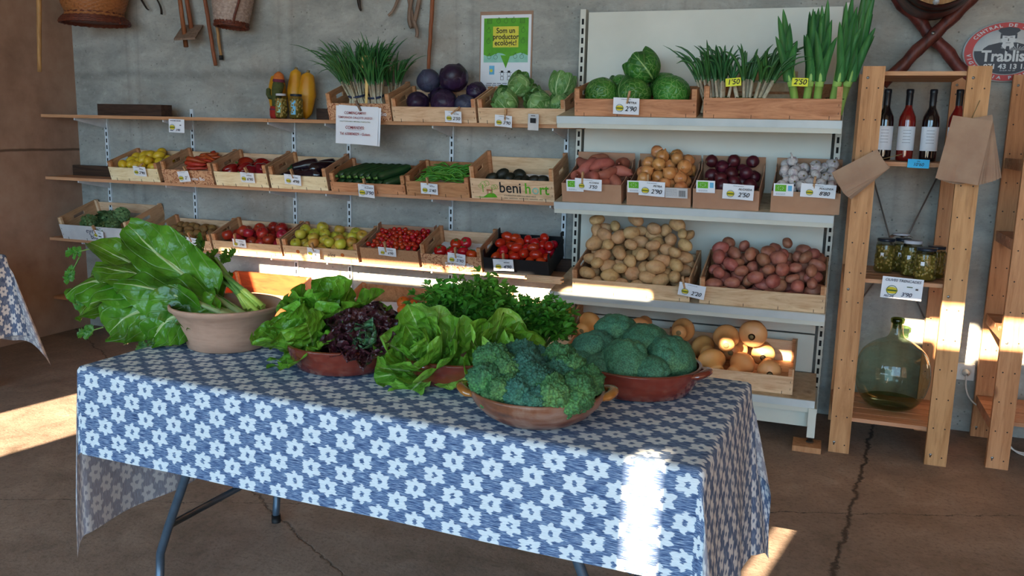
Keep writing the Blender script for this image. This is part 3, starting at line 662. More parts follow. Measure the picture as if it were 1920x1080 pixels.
for k, (z, y, tl) in GS.items():
    dz = math.tan(R(tl))*(-.12-y)
    T = Matrix.Translation((0, y, z)) @ Matrix.Rotation(R(tl), 4, 'X'); L = (-.12-y)/math.cos(R(tl)); ov = .012 if k < 4 else 0
    s = MB().box(GX0-ov, GX1+ov-.005, 0, L, -.02, 0, 0, T).build('shelf', 'cream_dirty', g)
    MB().box(GX0-ov, GX1+ov-.005, -.012, 0, -.036, 0, 0, T).box(GX0-ov, GX1+ov-.005, -.006, 0, -.060, -.037, 1, T).build('price_rail', ['rail_metal', 'cream'], s)
    GS[k] = (z, y, tl)
MB().box(GX0+.01, GX1-.02, -.54, -.53, .09, .175).build('kick_plate', 'cream', g)
for x in (GX0+.012, GX1-.012):
    MB().box(x-.018, x+.018, -.60, -.565, .055, .20).box(x-.018, x+.018, -.565, -.12, .12, .175).build('foot_bracket', 'cream', g)
    MB().lathe([(.006, .028), (.006, .055), (.018, .028), (.018, .034)], 10, 0, Matrix.Translation((x, -.583, 0))).build('levelling_screw', 'steel', g)
tag(MB().box(GX1-.09, GX1+.04, -.66, -.53, 0, .027).build('wooden_block', 'post'), 'small wooden block under the right foot of the metal shelving', 'block')
tag(MB().box(GX0-.04, GX0+.09, -.66, -.53, 0, .027).build('wooden_block', 'post'), 'small wooden block under the left foot of the metal shelving', 'block')
def gc(key, a, b, row, hf, hp, style, label, name='wooden_crate', d=.36, dt=0, hb=None, **k):
    z, y, tl = GS[row]; py = {1: 210, 2: 370, 3: 550, 4: 720}[row]; yy = y+.012+k.pop('dy', 0)
    return crate(name, key, sx2(a, py, yy), sx2(b, py, yy), z+.002, yy, hf, hp, d=d, tilt=tl+dt, style=style, label=label, hb=hb, **k)
gc('savoy', 1078, 1306, 1, .085, .135, 'pine', 'reddish pine crate of savoy cabbages on the top metal shelf', slats=False)
gc('leek', 1319, 1577, 1, .095, .15, 'pine', 'wide reddish pine crate of spring onions and leeks on the top metal shelf')
gc('swpot', 1055, 1166, 2, .10, .135, 'card', 'cardboard box of sweet potatoes on the second metal shelf', 'cardboard_box', hb=.165, dt=6, d=.33)
gc('onion', 1176, 1296, 2, .10, .135, 'card', 'cardboard box of golden onions on the second metal shelf', 'cardboard_box', hb=.165, dt=6, d=.33)
gc('beet', 1300, 1424, 2, .10, .135, 'card', 'cardboard box of dark red onions on the second metal shelf', 'cardboard_box', hb=.165, dt=6, d=.33)
gc('garlic', 1446, 1576, 2, .105, .135, 'card', 'cardboard box of garlic on the second metal shelf', 'cardboard_box', hb=.165, dt=6, d=.33)
gc('potato', 1074, 1294, 3, .078, .125, 'ply', 'plywood crate heaped with yellow potatoes on the third metal shelf', dt=5, d=.38)
gc('redpot', 1312, 1549, 3, .092, .135, 'ply', 'plywood crate heaped with red potatoes on the third metal shelf', dt=5, d=.38)
gc('squash2', 1246, 1487, 4, .095, .135, 'ply', 'plywood crate of butternut squashes at the right of the bottom metal shelf', dt=9, d=.38, dy=.04)
gc('squash1', 1062, 1240, 4, .095, .135, 'ply', 'plywood crate of butternut squashes behind the broccoli bowl', dt=9, d=.38, dy=.04)
for i in range(4):
    tag(MB().box(-.10, .10, 0, .02, 0, .009).build('wood_offcut', 'ply', None, (-1.37+.012*(i % 2), -.50+.035*0, SH[3]+.0005+i*.0095)), 'thin pale piece of wood stacked by the black tomato tray', 'wood piece', 'stack of thin wood pieces')
# ------------------------------------------------------------------ wooden racks
def rack(x0, x1, y0, y1, h, levels, label, pw=.092, pt=.03):
    e = E('wooden_rack', label, 'rack', (0, 0, 0))
    for xa in (x0, x1-pw):
        for y, nm in ((y0, 0), (y1-pt, 1)):
            m = MB().box(xa, xa+pw, y, y+pt, 0, h)
            z = .04
            while z < h:
                for dx in (.022, pw-.022): m.lathe([(0, 0), (.0035, 0)], 8, 1, Matrix.Translation((xa+dx, y-.0006, z)) @ Matrix.Rotation(R(90), 4, 'X'))
                z += .138
            for z in (.05, levels[1]-.05 if len(levels) > 1 else .5, h-.05):
                m.lathe([(0, .002), (.005, .0015), (.0065, 0)], 10, 2, Matrix.Translation((xa+pw*.25, y-.0008, z)) @ Matrix.Rotation(R(90), 4, 'X'))
            m.build('post', ['post', 'iron', 'steel'], e)
    for z in levels:
        m = MB(); n = 5; dd = (y1-y0-2*pt-.004)
        for i in range(n): a = y0+pt+.002+i*dd/n; m.box(x0+.004, x1-.004, a, a+dd/n-.008, z-.018, z)
        for xa in (x0+.006, x1-.028): m.box(xa, xa+.022, y0+pt+.002, y1-pt-.002, z-.05, z-.019)
        m.build('slatted_shelf', 'shelfw', e)
    return e
r1 = rack(.118, .628, -.60, -.06, 1.79, [.17, .84, 1.375], 'tall pine rack holding wine, olives and the green carboy')
# top slatted shelf between the posts
m = MB()
for i in range(5): m.box(.21, .536, -.57+i*.095, -.57+i*.095+.085, 1.752, 1.77)
m.build('slatted_shelf', 'shelfw', r1)
r2 = rack(.80, 1.45, -.53, -.04, 1.79, [.22, .64, 1.05, 1.4], 'pine rack partly cut off at the right edge of the picture')
m = MB().tube([(.20, -.05, 1.36), (.345, -.045, .95), (.60, -.05, .45)], .004, 6).tube([(.545, -.035, 1.36), (.40, -.04, .95), (.14, -.035, .5)], .004, 6)
m.build('cross_brace', 'steel', r1)
# ------------------------------------------------------------------ folding table and its cloth
TA = -.051; TC = Vector((-2.046, -2.905, 0)); TL, TW, TH = 1.84, .76, .745
TM = Matrix.Translation(TC) @ Matrix.Rotation(TA, 4, 'Z')
def table(Mx, L, Wd, H, label, crossbar=True):
    e = E('folding_table', label, 'table', mat=Mx)
    MB().box(.01, L-.01, .01, Wd-.01, H-.045, H-.006).build('tabletop', 'white_plastic', e)
    for sx_, x in ((1, .32), (-1, L-.32)):
        for y in (.09, Wd-.09):
            MB().tube([(x, y, H-.05), (x, y, H-.2), (x-.012*sx_, y, H-.30), (x-.10*sx_, y, H-.50), (x-.14*sx_, y, H-.60), (x-.15*sx_, y, .03)], .0135, 12).tube([(x-.15*sx_, y, .03), (x-.15*sx_, y, 0)], .017, 12, 1).build('leg', ['tube_grey', 'rubber'], e)
        MB().tube([(x, .09, H-.08), (x, Wd-.09, H-.08)], .011, 8).build('cross_tube', 'tube_grey', e)
        MB().tube([(x-.10*sx_, .09, H-.5), (x-.10*sx_, Wd-.09, H-.5)], .011, 8).build('cross_tube', 'tube_grey', e)
        MB().tube([(x-.09*sx_, Wd/2, H-.48), (x+.36*sx_, Wd/2, H-.06)], .009, 8).build('brace', 'tube_grey', e)
    return e
table(TM, TL, TW, TH, 'folding table with grey tube legs under the bowls of greens')
def tablecloth(Mx, L, Wd, H, oL, oR, oF, oB, label, step=.016, foldf=1.0, seed=0):
    """flat cloth (u along the table, v across) draped over the top"""
    nu = int((L+oL+oR)/step); nv = int((Wd+oF+oB)/step); P = []; UV = []; rr = .014
    def fall(s, out):               # s past the edge -> (horizontal, drop) around a rounded edge
        if s <= 0: return 0, 0
        a = min(s/rr, PI/2)
        h = rr*math.sin(a); d = rr*(1-math.cos(a)); r_ = max(0, s-rr*PI/2)
        return h+r_*out, d+r_*math.sqrt(max(0, 1-out*out))
    for j in range(nv+1):
        v = -oF+(Wd+oF+oB)*j/nv; row = []; ur = []
        for i in range(nu+1):
            u = -oL+(L+oL+oR)*i/nu
            du = -u if u < 0 else (u-L if u > L else 0); dv = -v if v < 0 else (v-Wd if v > Wd else 0)
            sx_ = -1 if u < 0 else 1; sy = -1 if v < 0 else 1
            bx = min(max(u, 0), L); by = min(max(v, 0), Wd)
            if du == 0 and dv == 0:
                z = .0012*noise.noise(Vector((u*4, v*4, seed))); row.append((u, v, H+.004+abs(z)))
            else:
                s = math.hypot(du, dv); ps = math.atan2(dv, du)                # 0 = end side, 90 deg = long side
                if dv == 0 or du == 0:
                    q = (v if dv == 0 else u); corner = min(q, (Wd if dv == 0 else L)-q)
                    amp = min(1, s/.35)*foldf*(.012 if du == 0 else .030)
                    fr = 9 if du == 0 else 15
                    out = (.012 if (dv == 0 and u < 0) else .04)+amp*(.9 if (dv == 0 and u < 0) else 1)*(1+math.sin(q*fr+seed+sx_*1.3))
                    h, d = fall(s, min(.5, out*.9))
                    if dv == 0: row.append((bx+sx_*h, v, H+.004-d))
                    else: row.append((u, by+sy*h, H+.004-d))
                else:
                    # the corner hangs as a cone pleat; the arc is gathered between the two sides
                    k = math.sin(2*ps); out = (.015+.05*k) if u < 0 else (.05+(.22 if v > Wd else .14)*k*foldf); h, d = fall(s, min(.6, out*min(1, s/.12)))
                    a = ps+.55*math.sin(2*ps)*math.sin(2*ps-0)*(-1 if ps < PI/4 else 1)*.0
                    # pleat: swing past the diagonal and back
                    a = ps+.5*math.sin(4*ps)*min(1, s/.2)
                    row.append((bx+sx_*h*math.cos(a), by+sy*h*math.sin(a), H+.004-d))
            ur.append((u, v))
        P.append(row); UV.append(ur)
    mb = MB().grid(P, 0, True, UV); mb.v = [tuple(Mx @ Vector(p)) for p in mb.v]
    o = mb.build('tablecloth', 'cloth'); return tag(o, label, 'tablecloth')
tablecloth(TM, TL, TW, TH, .55, .56, .275, .30, 'blue and white ikat tablecloth draped over the table with the bowls')
TM2 = Matrix.Translation((-4.93, -3.15, 0))
e = E('side_table', 'table under the patterned cloth at the left edge of the picture', 'table', (-4.96, -3.1, 0))
MB().box(0, .76, 0, 1.74, .70, .742).build('tabletop', 'white_plastic', e)
for x in (.06, .70):
    for y in (.06, 1.68): MB().box(x-.02, x+.02, y-.02, y+.02, 0, .70).build('leg', 'white_plastic', e)
tablecloth(Matrix.Translation((-4.97, -3.1, 0)), .78, 1.75, .742, -.0, .46, .3, .50, 'blue and white ikat tablecloth cut off by the left edge of the picture', seed=3)
# ------------------------------------------------------------------ produce prototypes (each a thing, with parts where the photo shows them)
def proto(name, body, mat, parts=()):
    """body, parts are MBs; the first object is the thing itself"""
    o = body.build(name, mat)
    for nm, mb, mt in parts: mb.build(nm, mt, o)
    return o
def bump_fn(amp, sc, seed): return lambda d: 1+amp*noise.noise(d*sc+Vector((seed, 0, 0)))
def p_lemon(i):
    b = MB().blob(.037, .029, .029, 16, 12, fn=lambda d: 1+.16*max(0, abs(d.x)-.86)/.14*(1 if d.x > 0 else .5))
    return proto('lemon', b, 'lemon')
def p_orange(i): return proto('orange', MB().blob(.037, .037, .034, 16, 12), 'orange', [('stem_scar', MB().blob(.004, .004, .002, 8, 4, c=(0, 0, .034)), 'calyx')])
def p_carrot(i):
    n = 9; pts = [(-.075+.15*k/n, .006*math.sin(k*.7+i), .003*math.cos(k+i)) for k in range(n+1)]
    r = [.006]+[.019*(1-.075*k)+.001*math.sin(k*3+i) for k in range(n-1)]+[.004]
    return proto('carrot', MB().tube(pts, r, 10), 'carrot', [('crown', MB().tube([(-.075, 0, 0), (-.082, .002, .002)], [.007, .004], 6), 'calyx')])
def p_pepper(i):
    f = lambda d: (1+.10*math.cos(4*math.atan2(d.y, d.z)+i))*(1-.12*max(0, d.x))*(1-.18*max(0, abs(d.x)-.85)/.15)
    b = MB().blob(.062, .042, .040, 24, 14, fn=f, T=Matrix.Rotation(0, 4, 'X'))
    return proto('red_pepper', b, 'pepper', [('stalk', MB().tube([(-.05, 0, 0), (-.07, .003, .005), (-.083, .01, .008)], [.008, .005, .005], 7), 'calyx')])
def p_aub(i):
    n = 12; pts = [(-.10+.2*k/n, .01*math.sin(PI*k/n), 0) for k in range(n+1)]; r = [.012]+[.022+.020*math.sin(min(1, k/n*1.05)*PI*.72) for k in range(1, n)]+[.01]
    cal = MB().tube([(-.118, 0, 0), (-.10, 0, 0), (-.088, 0, 0), (-.078, .002, 0)], [.006, .013, .025, .029], 10)
    return proto('aubergine', MB().tube(pts, r, 16), 'aubergine', [('calyx', cal, 'courgette')])
def p_courg(i):
    n = 10; pts = [(-.11+.22*k/n, .006*math.sin(k*.4+i), 0) for k in range(n+1)]; r = [.014]+[.024+.004*math.sin(k/n*PI) for k in range(1, n)]+[.012]
    return proto('courgette', MB().tube(pts, r, 12), 'courgette', [('stalk', MB().tube([(-.11, 0, 0), (-.13, .002, .002)], [.009, .007], 6), 'celerystalk')])
def p_bean(i):
    n = 9; b = U(-.03, .03); c_ = U(-.02, .02); pts = [(-.07+.14*k/n, b*math.sin(PI*k/n), c_*math.sin(2*PI*k/n)) for k in range(n+1)]
    return proto('green_bean', MB().tube(pts, [.0015]+[.0048+.0006*math.sin(k*2.3) for k in range(n-1)]+[.001], 7, flat=.8), 'bean')
def p_avo(i): return proto('avocado', MB().blob(.05, .034, .034, 18, 12, fn=lambda d: 1-.16*max(0, -d.x)+.01*noise.noise(d*9)), 'avocado', [('stem_scar', MB().tube([(-.041, 0, 0), (-.046, 0, 0)], .004, 6), 'stem')])
def p_arti(i):
    b = MB().blob(.038, .038, .042, 14, 10)
    for rg in range(7):
        el = R(-50+rg*20); n = 11-rg if rg > 2 else 10
        for k in range(n):
            a = 2*PI*(k+.5*(rg % 2))/n; o = Vector((math.cos(a), math.sin(a), 0)); u = Vector((0, 0, 1)); q = o*math.cos(el)*.040+u*math.sin(el)*.043
            d = (u*.9+o*.35*(1-rg/7)).normalized(); leaf(b, [q, q+d*.016+o*.006, q+d*.030], .028, o, .35, 0, 3, 0, 4, 4, shape=lambda t: math.sin(PI*min(1, t*.85+.15))**.8)
    return proto('artichoke', b, 'artichoke', [('stem', MB().tube([(0, 0, -.036), (.004, 0, -.075)], .011, 8), 'celerystalk')])
def p_kiwi(i): return proto('kiwi', MB().blob(.034, .026, .025, 14, 10, fn=bump_fn(.03, 3, i)), 'kiwi')
def p_apple(mat, nm):
    def f(i):
        prof = [(.001, -.022), (.008, -.029), (.018, -.031), (.03, -.02), (.037, -.002), (.036, .014), (.027, .028), (.014, .031), (.006, .026), (.001, .020)]
        return proto(nm, MB().lathe(prof, 20), mat, [('stalk', MB().tube([(0, 0, .020), (.002, .001, .032), (.005, .002, .038)], .0014, 5), 'stem')])
    return f
def p_cherry(i): return proto('cherry_tomato', MB().blob(.0145, .0145, .0155, 14, 10), 'tomato')
def p_tom(i):
    s = MB()
    for k in range(5): a = 2*PI*k/5; s.tube([(0, 0, .027), (.012*math.cos(a), .012*math.sin(a), .030), (.02*math.cos(a), .02*math.sin(a), .026)], [.003, .0025, .0008], 5)
    return proto('tomato', MB().blob(.036, .036, .030, 20, 12, fn=lambda d: 1+.03*math.cos(5*math.atan2(d.y, d.x))-.14*max(0, d.z-.85)/.15), 'tomato', [('calyx', s, 'calyx')])
def p_roma(i): return proto('plum_tomato', MB().blob(.036, .027, .027, 18, 12, fn=bump_fn(.04, 2, i)), 'tomato', [('stem_scar', MB().blob(.002, .004, .004, 8, 4, c=(-.0355, 0, 0)), 'calyx')])
def p_sweet(i):
    n = 9; L = U(.075, .10); pts = [(-L+2*L*k/n, .012*math.sin(k*.6+i*2), .006*math.sin(k*.9+i)) for k in range(n+1)]
    r = [.005]+[.008+.024*math.sin(PI*k/n)**.7+.002*math.sin(k*2.1+i) for k in range(1, n)]+[.004]
    return proto('sweet_potato', MB().tube(pts, r, 12), 'sweetpot')
def p_onion(mat, nm):
    def f(i):
        prof = [(.001, -.034), (.006, -.033), (.022, -.026), (.034, -.008), (.035, .006), (.026, .022), (.013, .031), (.006, .036), (.004, .042), (.001, .045)]
        rt = MB()
        for k in range(7): a = k*.9; rt.tube([(.003*math.cos(a), .003*math.sin(a), -.033), (.008*math.cos(a), .008*math.sin(a), -.040)], .0007, 4)
        return proto(nm, MB().lathe(prof, 22), mat, [('roots', rt, 'stem')])
    return f
def p_garlic(i):
    def prof(d): return 1+.08*abs(math.cos(4.5*math.atan2(d.y, d.x)+i))-.05
    b = MB().blob(.027, .027, .021, 24, 10, fn=prof)
    return proto('garlic_bulb', b, 'garlic', [('stalk', MB().tube([(0, 0, .017), (.003, 0, .030), (.010*math.cos(i), .010*math.sin(i), .045)], [.009, .0045, .003], 8), 'garlic'),
                 ('roots', MB().tube([(0, 0, -.019), (.001, 0, -.024)], [.006, .004], 8), 'stem')])
def p_potato(mat, nm):
    def f(i):
        rx = U(.038, .048); ry = U(.029, .034); rz = U(.026, .031); b = MB().blob(rx, ry, rz, 20, 14, fn=lambda d: 1+.10*noise.noise(d*1.3+Vector((i*3.1, 0, 0)))+.03*noise.noise(d*4+Vector((i, 5, 0))))
        return proto(nm, b, mat)
    return f
def p_squash(i):
    n = 14; L = U(.10, .12); B = .052*U(.95, 1.1)
    prof = [(.001, -L*.52)]+[((B*math.sin(PI*min(1, k/n*1.25+.07))**.6 if k/n < .45 else B*(.62+.38*math.cos(min(PI, (k/n-.45)*4.2))/1.0*.5+.19*.6)) , -L*.52+2*L*.52*k/n) for k in range(1, n)]+[(.016, L*.52), (.001, L*.52)]
    prof = []
    for k in range(n+1):
        t = k/n; r = B*math.sqrt(max(0, 1-((t-.30)/.31)**2)) if t < .36 else B*(.60+.38*math.exp(-((t-.34)/.17)**2))*(1 if t < .93 else math.sqrt(max(.08, 1-((t-.93)/.075)**2)))
        prof.append((max(r, .002), -L*.5+L*t*1.05))
    mb = MB().lathe(prof, 22); disp(mb, .003, 9, i)
    return proto('butternut_squash', mb, 'squash', [('stem_end', MB().lathe([(.013, L*.52), (.010, L*.575), (.001, L*.58)], 8), 'stem'), ('blossom_end', MB().blob(.009, .009, .003, 10, 4, c=(0, 0, -L*.5)), 'stem')])
def p_banana(i):
    n = 12; pts = []; 
    for k in range(n+1): a = -1.0+2.0*k/n; pts.append((.10*math.sin(a), 0, .10*(1-math.cos(a))))
    r = [.005, .008]+[.0165*(1-.15*abs(k-6)/6) for k in range(2, n-1)]+[.010, .004]
    return proto('banana', MB().tube(pts, r, 6), 'banana')
def pile(n, w, d, r, z0, ztop, seed, k=60, sq=.90, y0=0, jit=0):
    """drop n balls of radius r one by one into a box w x d; returns centres"""
    g = random.Random(seed); out = []
    for _ in range(n):
        best = None
        for _ in range(k):
            x = g.uniform(-w/2+r, w/2-r) if w > 2*r else 0; y = g.uniform(y0+r, d-r); z = z0+r
            for (a, b, c) in out:
                q = (a-x)**2+(b-y)**2
                if q < (2*r*sq)**2: z = max(z, c+math.sqrt((2*r*sq)**2-q))
            if z > ztop(x, y): continue
            if best is None or z < best[2]: best = (x, y, z)
        if best: out.append(best)
    return out
def place(fn, spots, Mx, label, cat, group, nproto=4, orient='any', lab=None, sc=(.92, 1.08), seed=1):
    """spots in the crate's frame; orient: any / flat / up / rot function"""
    g = random.Random(seed*77+5); ps = []; N = []
    for i, s in enumerate(spots):
        if i < nproto: o = fn(i); ps.append(o)
        else: o = copy_tree(ps[i % nproto])
        if callable(orient): rot = orient(i, s, g)
        elif orient == 'any': rot = Euler((g.uniform(0, 6.3), g.uniform(0, 6.3), g.uniform(0, 6.3)))
        elif orient == 'flat': rot = Euler((g.uniform(0, 6.3), g.uniform(-.25, .25), g.uniform(0, 6.3)))
        elif orient == 'up': rot = Euler((g.uniform(-.6, .6), g.uniform(-.6, .6), g.uniform(0, 6.3)))
        k = g.uniform(*sc)
        o.matrix_world = Mx @ Matrix.Translation(s) @ rot.to_matrix().to_4x4() @ Matrix.Scale(k, 4)
        tag(o, label if not lab else lab[i] if i < len(lab) else label, cat, group); N.append(o)
    return N
def inC(key): c = CR[key]; return c['w']-.03, c['d']-.012, c['M']
def fill(key, fn, n, r, z0, top, label, cat, group, orient='any', seed=1, **kw):
    w, d, Mx = inC(key); sq = kw.pop('sq', .90); y0 = kw.pop('y0', .012); k = kw.pop('k', 60)
    sp = pile(n, w, d, r, z0, top, seed, k, sq, y0)
    return place(fn, sp, Mx, label, cat, group, orient=orient, seed=seed, **kw)
def liner(key, z, label_part=True, mat='paper'):
    """crumpled paper sheet lying in the crate (a part of it)"""
    c = CR[key]; w, d = c['w']/2-.03, c['d']-.03; P = []; n = 14
    for i in range(n+1):
        P.append([(-w+2*w*j/n, .022+(d-.014)*i/n, z+.006*noise.noise(Vector((i*.9, j*.9, z*50)))) for j in range(n+1)])
    MB().grid(P).build('paper_liner', mat, c['e'])
H = lambda k: CR[k]['hf']; HP = lambda k: CR[k]['hp']
liner('lemon', .045); fill('lemon', p_lemon, 24, .031, .048, lambda x, y: .09+.42*y+.18*x, 'yellow lemon heaped in the pale crate at the left of the middle shelf', 'lemon', 'lemons', orient='flat', seed=3)
g_ = random.Random(4)
w, d, Mx = inC('carrot')
place(p_carrot, [(U(.01, .09), .05+.028*(i % 7), .085+.016*(i//7)+.01*(i % 2)) for i in range(20)], Mx, 'orange-red carrot lying at the right of the ornament-printed crate', 'carrot', 'carrots', orient=lambda i, s, g: Euler((0, g.uniform(-.1, .25), g.uniform(-.5, .5))), sc=(.8, 1), seed=4)
liner('carrot', .07, mat='card_brown')
liner('pepper', .035, mat='card_brown'); fill('pepper', p_pepper, 8, .043, .03, lambda x, y: .10+.1*y, 'glossy dark red pepper in the pale crate between carrots and aubergines', 'pepper', 'red peppers', orient='flat', seed=5, sc=(.9, 1.05))
w, d, Mx = inC('auberg')
place(p_aub, [(-.08, .06, .06), (-.02, .11, .06), (-.06, .17, .065), (.03, .05, .065), (.05, .20, .075), (-.03, .13, .098), (.10, .13, .098)], Mx, 'dark purple aubergine in the pale crate left of the courgettes', 'aubergine', 'aubergines',
      orient=lambda i, s, g: Euler((0, -.1, [.2, .1, -.2, .1, .4, .3, 1.0+PI][i])), sc=(.8, .95))
w, d, Mx = inC('courg')
place(p_courg, [(-w/2+.07+.050*i, .14, .036) for i in range(7)]+[(-w/2+.075+.044*i, .135, .082) for i in range(7)], Mx, 'dark green courgette lying in the row in the low pine crate', 'courgette', 'courgettes',
      orient=lambda i, s, g: Euler((0, -.05, PI/2-.62+g.uniform(-.05, .05))), sc=(.98, 1.05))
liner('bean', .06, mat='card_brown')
w, d, Mx = inC('bean'); gb = random.Random(8)
sp = []
for i in range(130):
    x = gb.uniform(-w/2+.07, w/2-.07); y = gb.uniform(.05, d-.04); sp.append((x, y, .066+.045*(i/130)*(1-(x/(w*.55))**2)+.02*y))
place(p_bean, sp, Mx, 'long green bean in the tangled heap in the reddish pine crate', 'green bean', 'green beans', nproto=8, orient=lambda i, s, g: Euler((g.uniform(-1, 1), g.uniform(-.12, .12), g.uniform(-.7, .7)+(PI if i % 2 else 0))), sc=(.85, 1.1))
liner('avo', .055)
w, d, Mx = inC('avo')
place(p_avo, [(-.10, .12, .10), (-.045, .10, .088), (.0, .13, .10), (.015, .06, .088), (.055, .06, .088), (.10, .07, .088), (.145, .08, .088), (-.15, .08, .088)], Mx, 'dark avocado in the tall crate with the coloured print', 'avocado', 'avocados', orient=lambda i, s, g: Euler((0, g.uniform(-.6, .2), g.uniform(-1, 2))), sc=(.85, 1))
w, d, Mx = inC('arti')
place(p_arti, [(-.10, .08, .085), (.0, .07, .06), (.05, .05, .07), (.10, .08, .08), (.04, .15, .10), (.115, .17, .12), (-.04, .17, .09), (-.11, .20, .07)], Mx, 'green artichoke in the white-fronted crate in the corner', 'artichoke', 'artichokes',
      orient=lambda i, s, g: Euler((g.uniform(.6, 1.5), g.uniform(-.6, .6), g.uniform(-1, 1))), nproto=3)
liner('kiwi', .022); fill('kiwi', p_kiwi, 26, .027, .02, lambda x, y: .055+.16*y+.10*x, 'brown kiwi in the low crate beside the artichokes', 'kiwi', 'kiwis', orient='flat', seed=9)
fill('appler', p_apple('apple_red', 'red_apple'), 24, .037, .004, lambda x, y: .075+.28*y+.12*x, 'dark red apple in the crate between kiwis and yellow apples', 'apple', 'red apples', orient='up', seed=10)
fill('appley', p_apple('apple_ylw', 'yellow_apple'), 36, .034, .008, lambda x, y: .085+.28*y+.02*x, 'yellow-green apple in the crate with small orange prints', 'apple', 'yellow apples', orient='up', seed=11, sc=(.86, 1.02))
liner('cherry', .085, mat='card_brown'); fill('cherry', p_cherry, 95, .0145, .085, lambda x, y: .105+.09*y+.05*x, 'small red cherry tomato in the brown cardboard tray', 'cherry tomato', 'cherry tomatoes', seed=12, k=25)
liner('tomato', .05); w, d, Mx = inC('tomato')
place(p_tom, [(-.09, .06, .085), (-.02, .06, .085), (.05, .07, .085), (.11, .05, .08), (-.01, .115, .11), (.045, .13, .115)], Mx, 'round glossy tomato in the ornament-printed crate', 'tomato', 'round tomatoes', orient='up')
liner('roma', .035, mat='card_black'); fill('roma', p_roma, 48, .028, .036, lambda x, y: .085+.18*y, 'red plum tomato in the black cardboard tray', 'tomato', 'plum tomatoes', orient='flat', seed=13, y0=.02)
liner('swpot', .05, mat='card_brown'); fill('swpot', p_sweet, 24, .033, .05, lambda x, y: .105+.26*y, 'reddish sweet potato in the first cardboard box on the metal shelf', 'sweet potato', 'sweet potatoes', orient='flat', seed=14, sc=(.85, 1.05))
liner('onion', .05, mat='card_brown'); fill('onion', p_onion('onion', 'golden_onion'), 40, .034, .045, lambda x, y: .11+.36*y, 'golden brown onion in the second cardboard box on the metal shelf', 'onion', 'golden onions', orient='any', seed=15)
liner('beet', .05, mat='card_brown'); fill('beet', p_onion('beet', 'red_onion'), 30, .036, .04, lambda x, y: .09+.28*y, 'dark red onion in the cardboard box left of the garlic', 'onion', 'dark red onions', orient='any', seed=16)
liner('garlic', .05, mat='card_brown'); fill('garlic', p_garlic, 62, .0255, .05, lambda x, y: .105+.32*y, 'white and purple garlic bulb in the rightmost cardboard box', 'garlic', 'garlic bulbs', orient='any', seed=17, k=40)
fill('potato', p_potato('potato', 'yellow_potato'), 112, .0365, .006, lambda x, y: .10+.62*y-.18*max(0, abs(x)-.16), 'yellow-skinned potato in the heaped crate on the third metal shelf', 'potato', 'yellow potatoes', orient='flat', seed=18, k=60, sq=.92, nproto=9, sc=(.85, 1.2))
fill('redpot', p_potato('potato_red', 'red_potato'), 95, .036, .006, lambda x, y: .115+.47*y, 'red-skinned potato in the heaped crate beside the yellow potatoes', 'potato', 'red potatoes', orient='flat', seed=19, k=60, sq=.92, nproto=9, sc=(.85, 1.15))
w, d, Mx = inC('squash2')
def osq(i, s, g): return Euler((PI/2+g.uniform(-.2, .3), 0, g.uniform(-.5, .6)+(PI if i % 3 == 0 else 0)))
place(p_squash, [(-.22, .10, .075), (-.085, .09, .075), (.05, .09, .075), (.19, .10, .075), (-.15, .25, .085), (0, .26, .09), (.15, .25, .095), (-.26, .19, .20), (-.03, .15, .195), (.10, .20, .225)], Mx, 'tan butternut squash in the crate at the right of the bottom metal shelf', 'squash', 'butternut squashes in the right crate', orient=osq, nproto=4, sc=(1.16, 1.3))
w, d, Mx = inC('squash1')
place(p_squash, [(-.14, .10, .075), (0, .10, .075), (.13, .10, .075), (-.10, .25, .09), (.05, .25, .09), (-.17, .14, .20), (.11, .18, .205)], Mx, 'tan butternut squash in the crate behind the broccoli bowl', 'squash', 'butternut squashes in the left crate', orient=osq, nproto=3, sc=(1.16, 1.3), seed=4)
w, d, Mx = inC('banana')
place(p_banana, [(.05+.020*i, .15+.010*i, .17+.006*i) for i in range(6)]+[(-.06+.022*i, .15, .14) for i in range(5)], Mx, 'ripe banana in the hand lying in the crate behind the parsley', 'banana', 'bananas', orient=lambda i, s, g: Euler((PI/2+.5, 1.2+g.uniform(-.1, .1), PI/2+.1*i)), sc=(1, 1.1))
liner('banana', .05); liner('low2', .06); liner('low1', .03, mat='card_brown')
w, d, Mx = inC('low2')
place(p_orange, [(.06, .20, .10), (.13, .18, .10), (.10, .11, .10)], Mx, 'orange in the crate behind the red lettuce', 'orange', 'oranges', orient='up')
# ---- cabbages
def cab(name, mat, leafmat, r, seed, nleaf, lift, lab, cat, grp, M_, open_=.25, lw=1.5):
    b = MB().blob(r, r, r*.9, 26, 18, fn=lambda d: 1+.05*noise.noise(d*2.2+Vector((seed, 0, 0)))+.03*abs(math.sin(3*math.atan2(d.y, d.x)+3*d.z+seed)))
    o = b.build(name, mat); g = random.Random(seed)
    for k in range(nleaf):
        m = MB(); a = 2*PI*k/nleaf+g.uniform(-.3, .3); oo = Vector((math.cos(a), math.sin(a), 0)); u = Vector((0, 0, 1)); q = r*1.03
        leaf(m, [-u*q*.9+oo*q*.2, oo*q*1.15-u*q*.75, oo*q*(1.12+open_*.3)+u*q*lift*.6, oo*q*(.75+open_)+u*q*(lift+.35)], r*lw, u*.35-oo, .35, .06, 5, 0, 14, 10, k, shape=lambda t: (math.sin(PI*min(1, t*.86+.07))**.5))
        m.build('outer_leaf', leafmat, o)
    o.matrix_world = M_; return tag(o, lab, cat, grp)
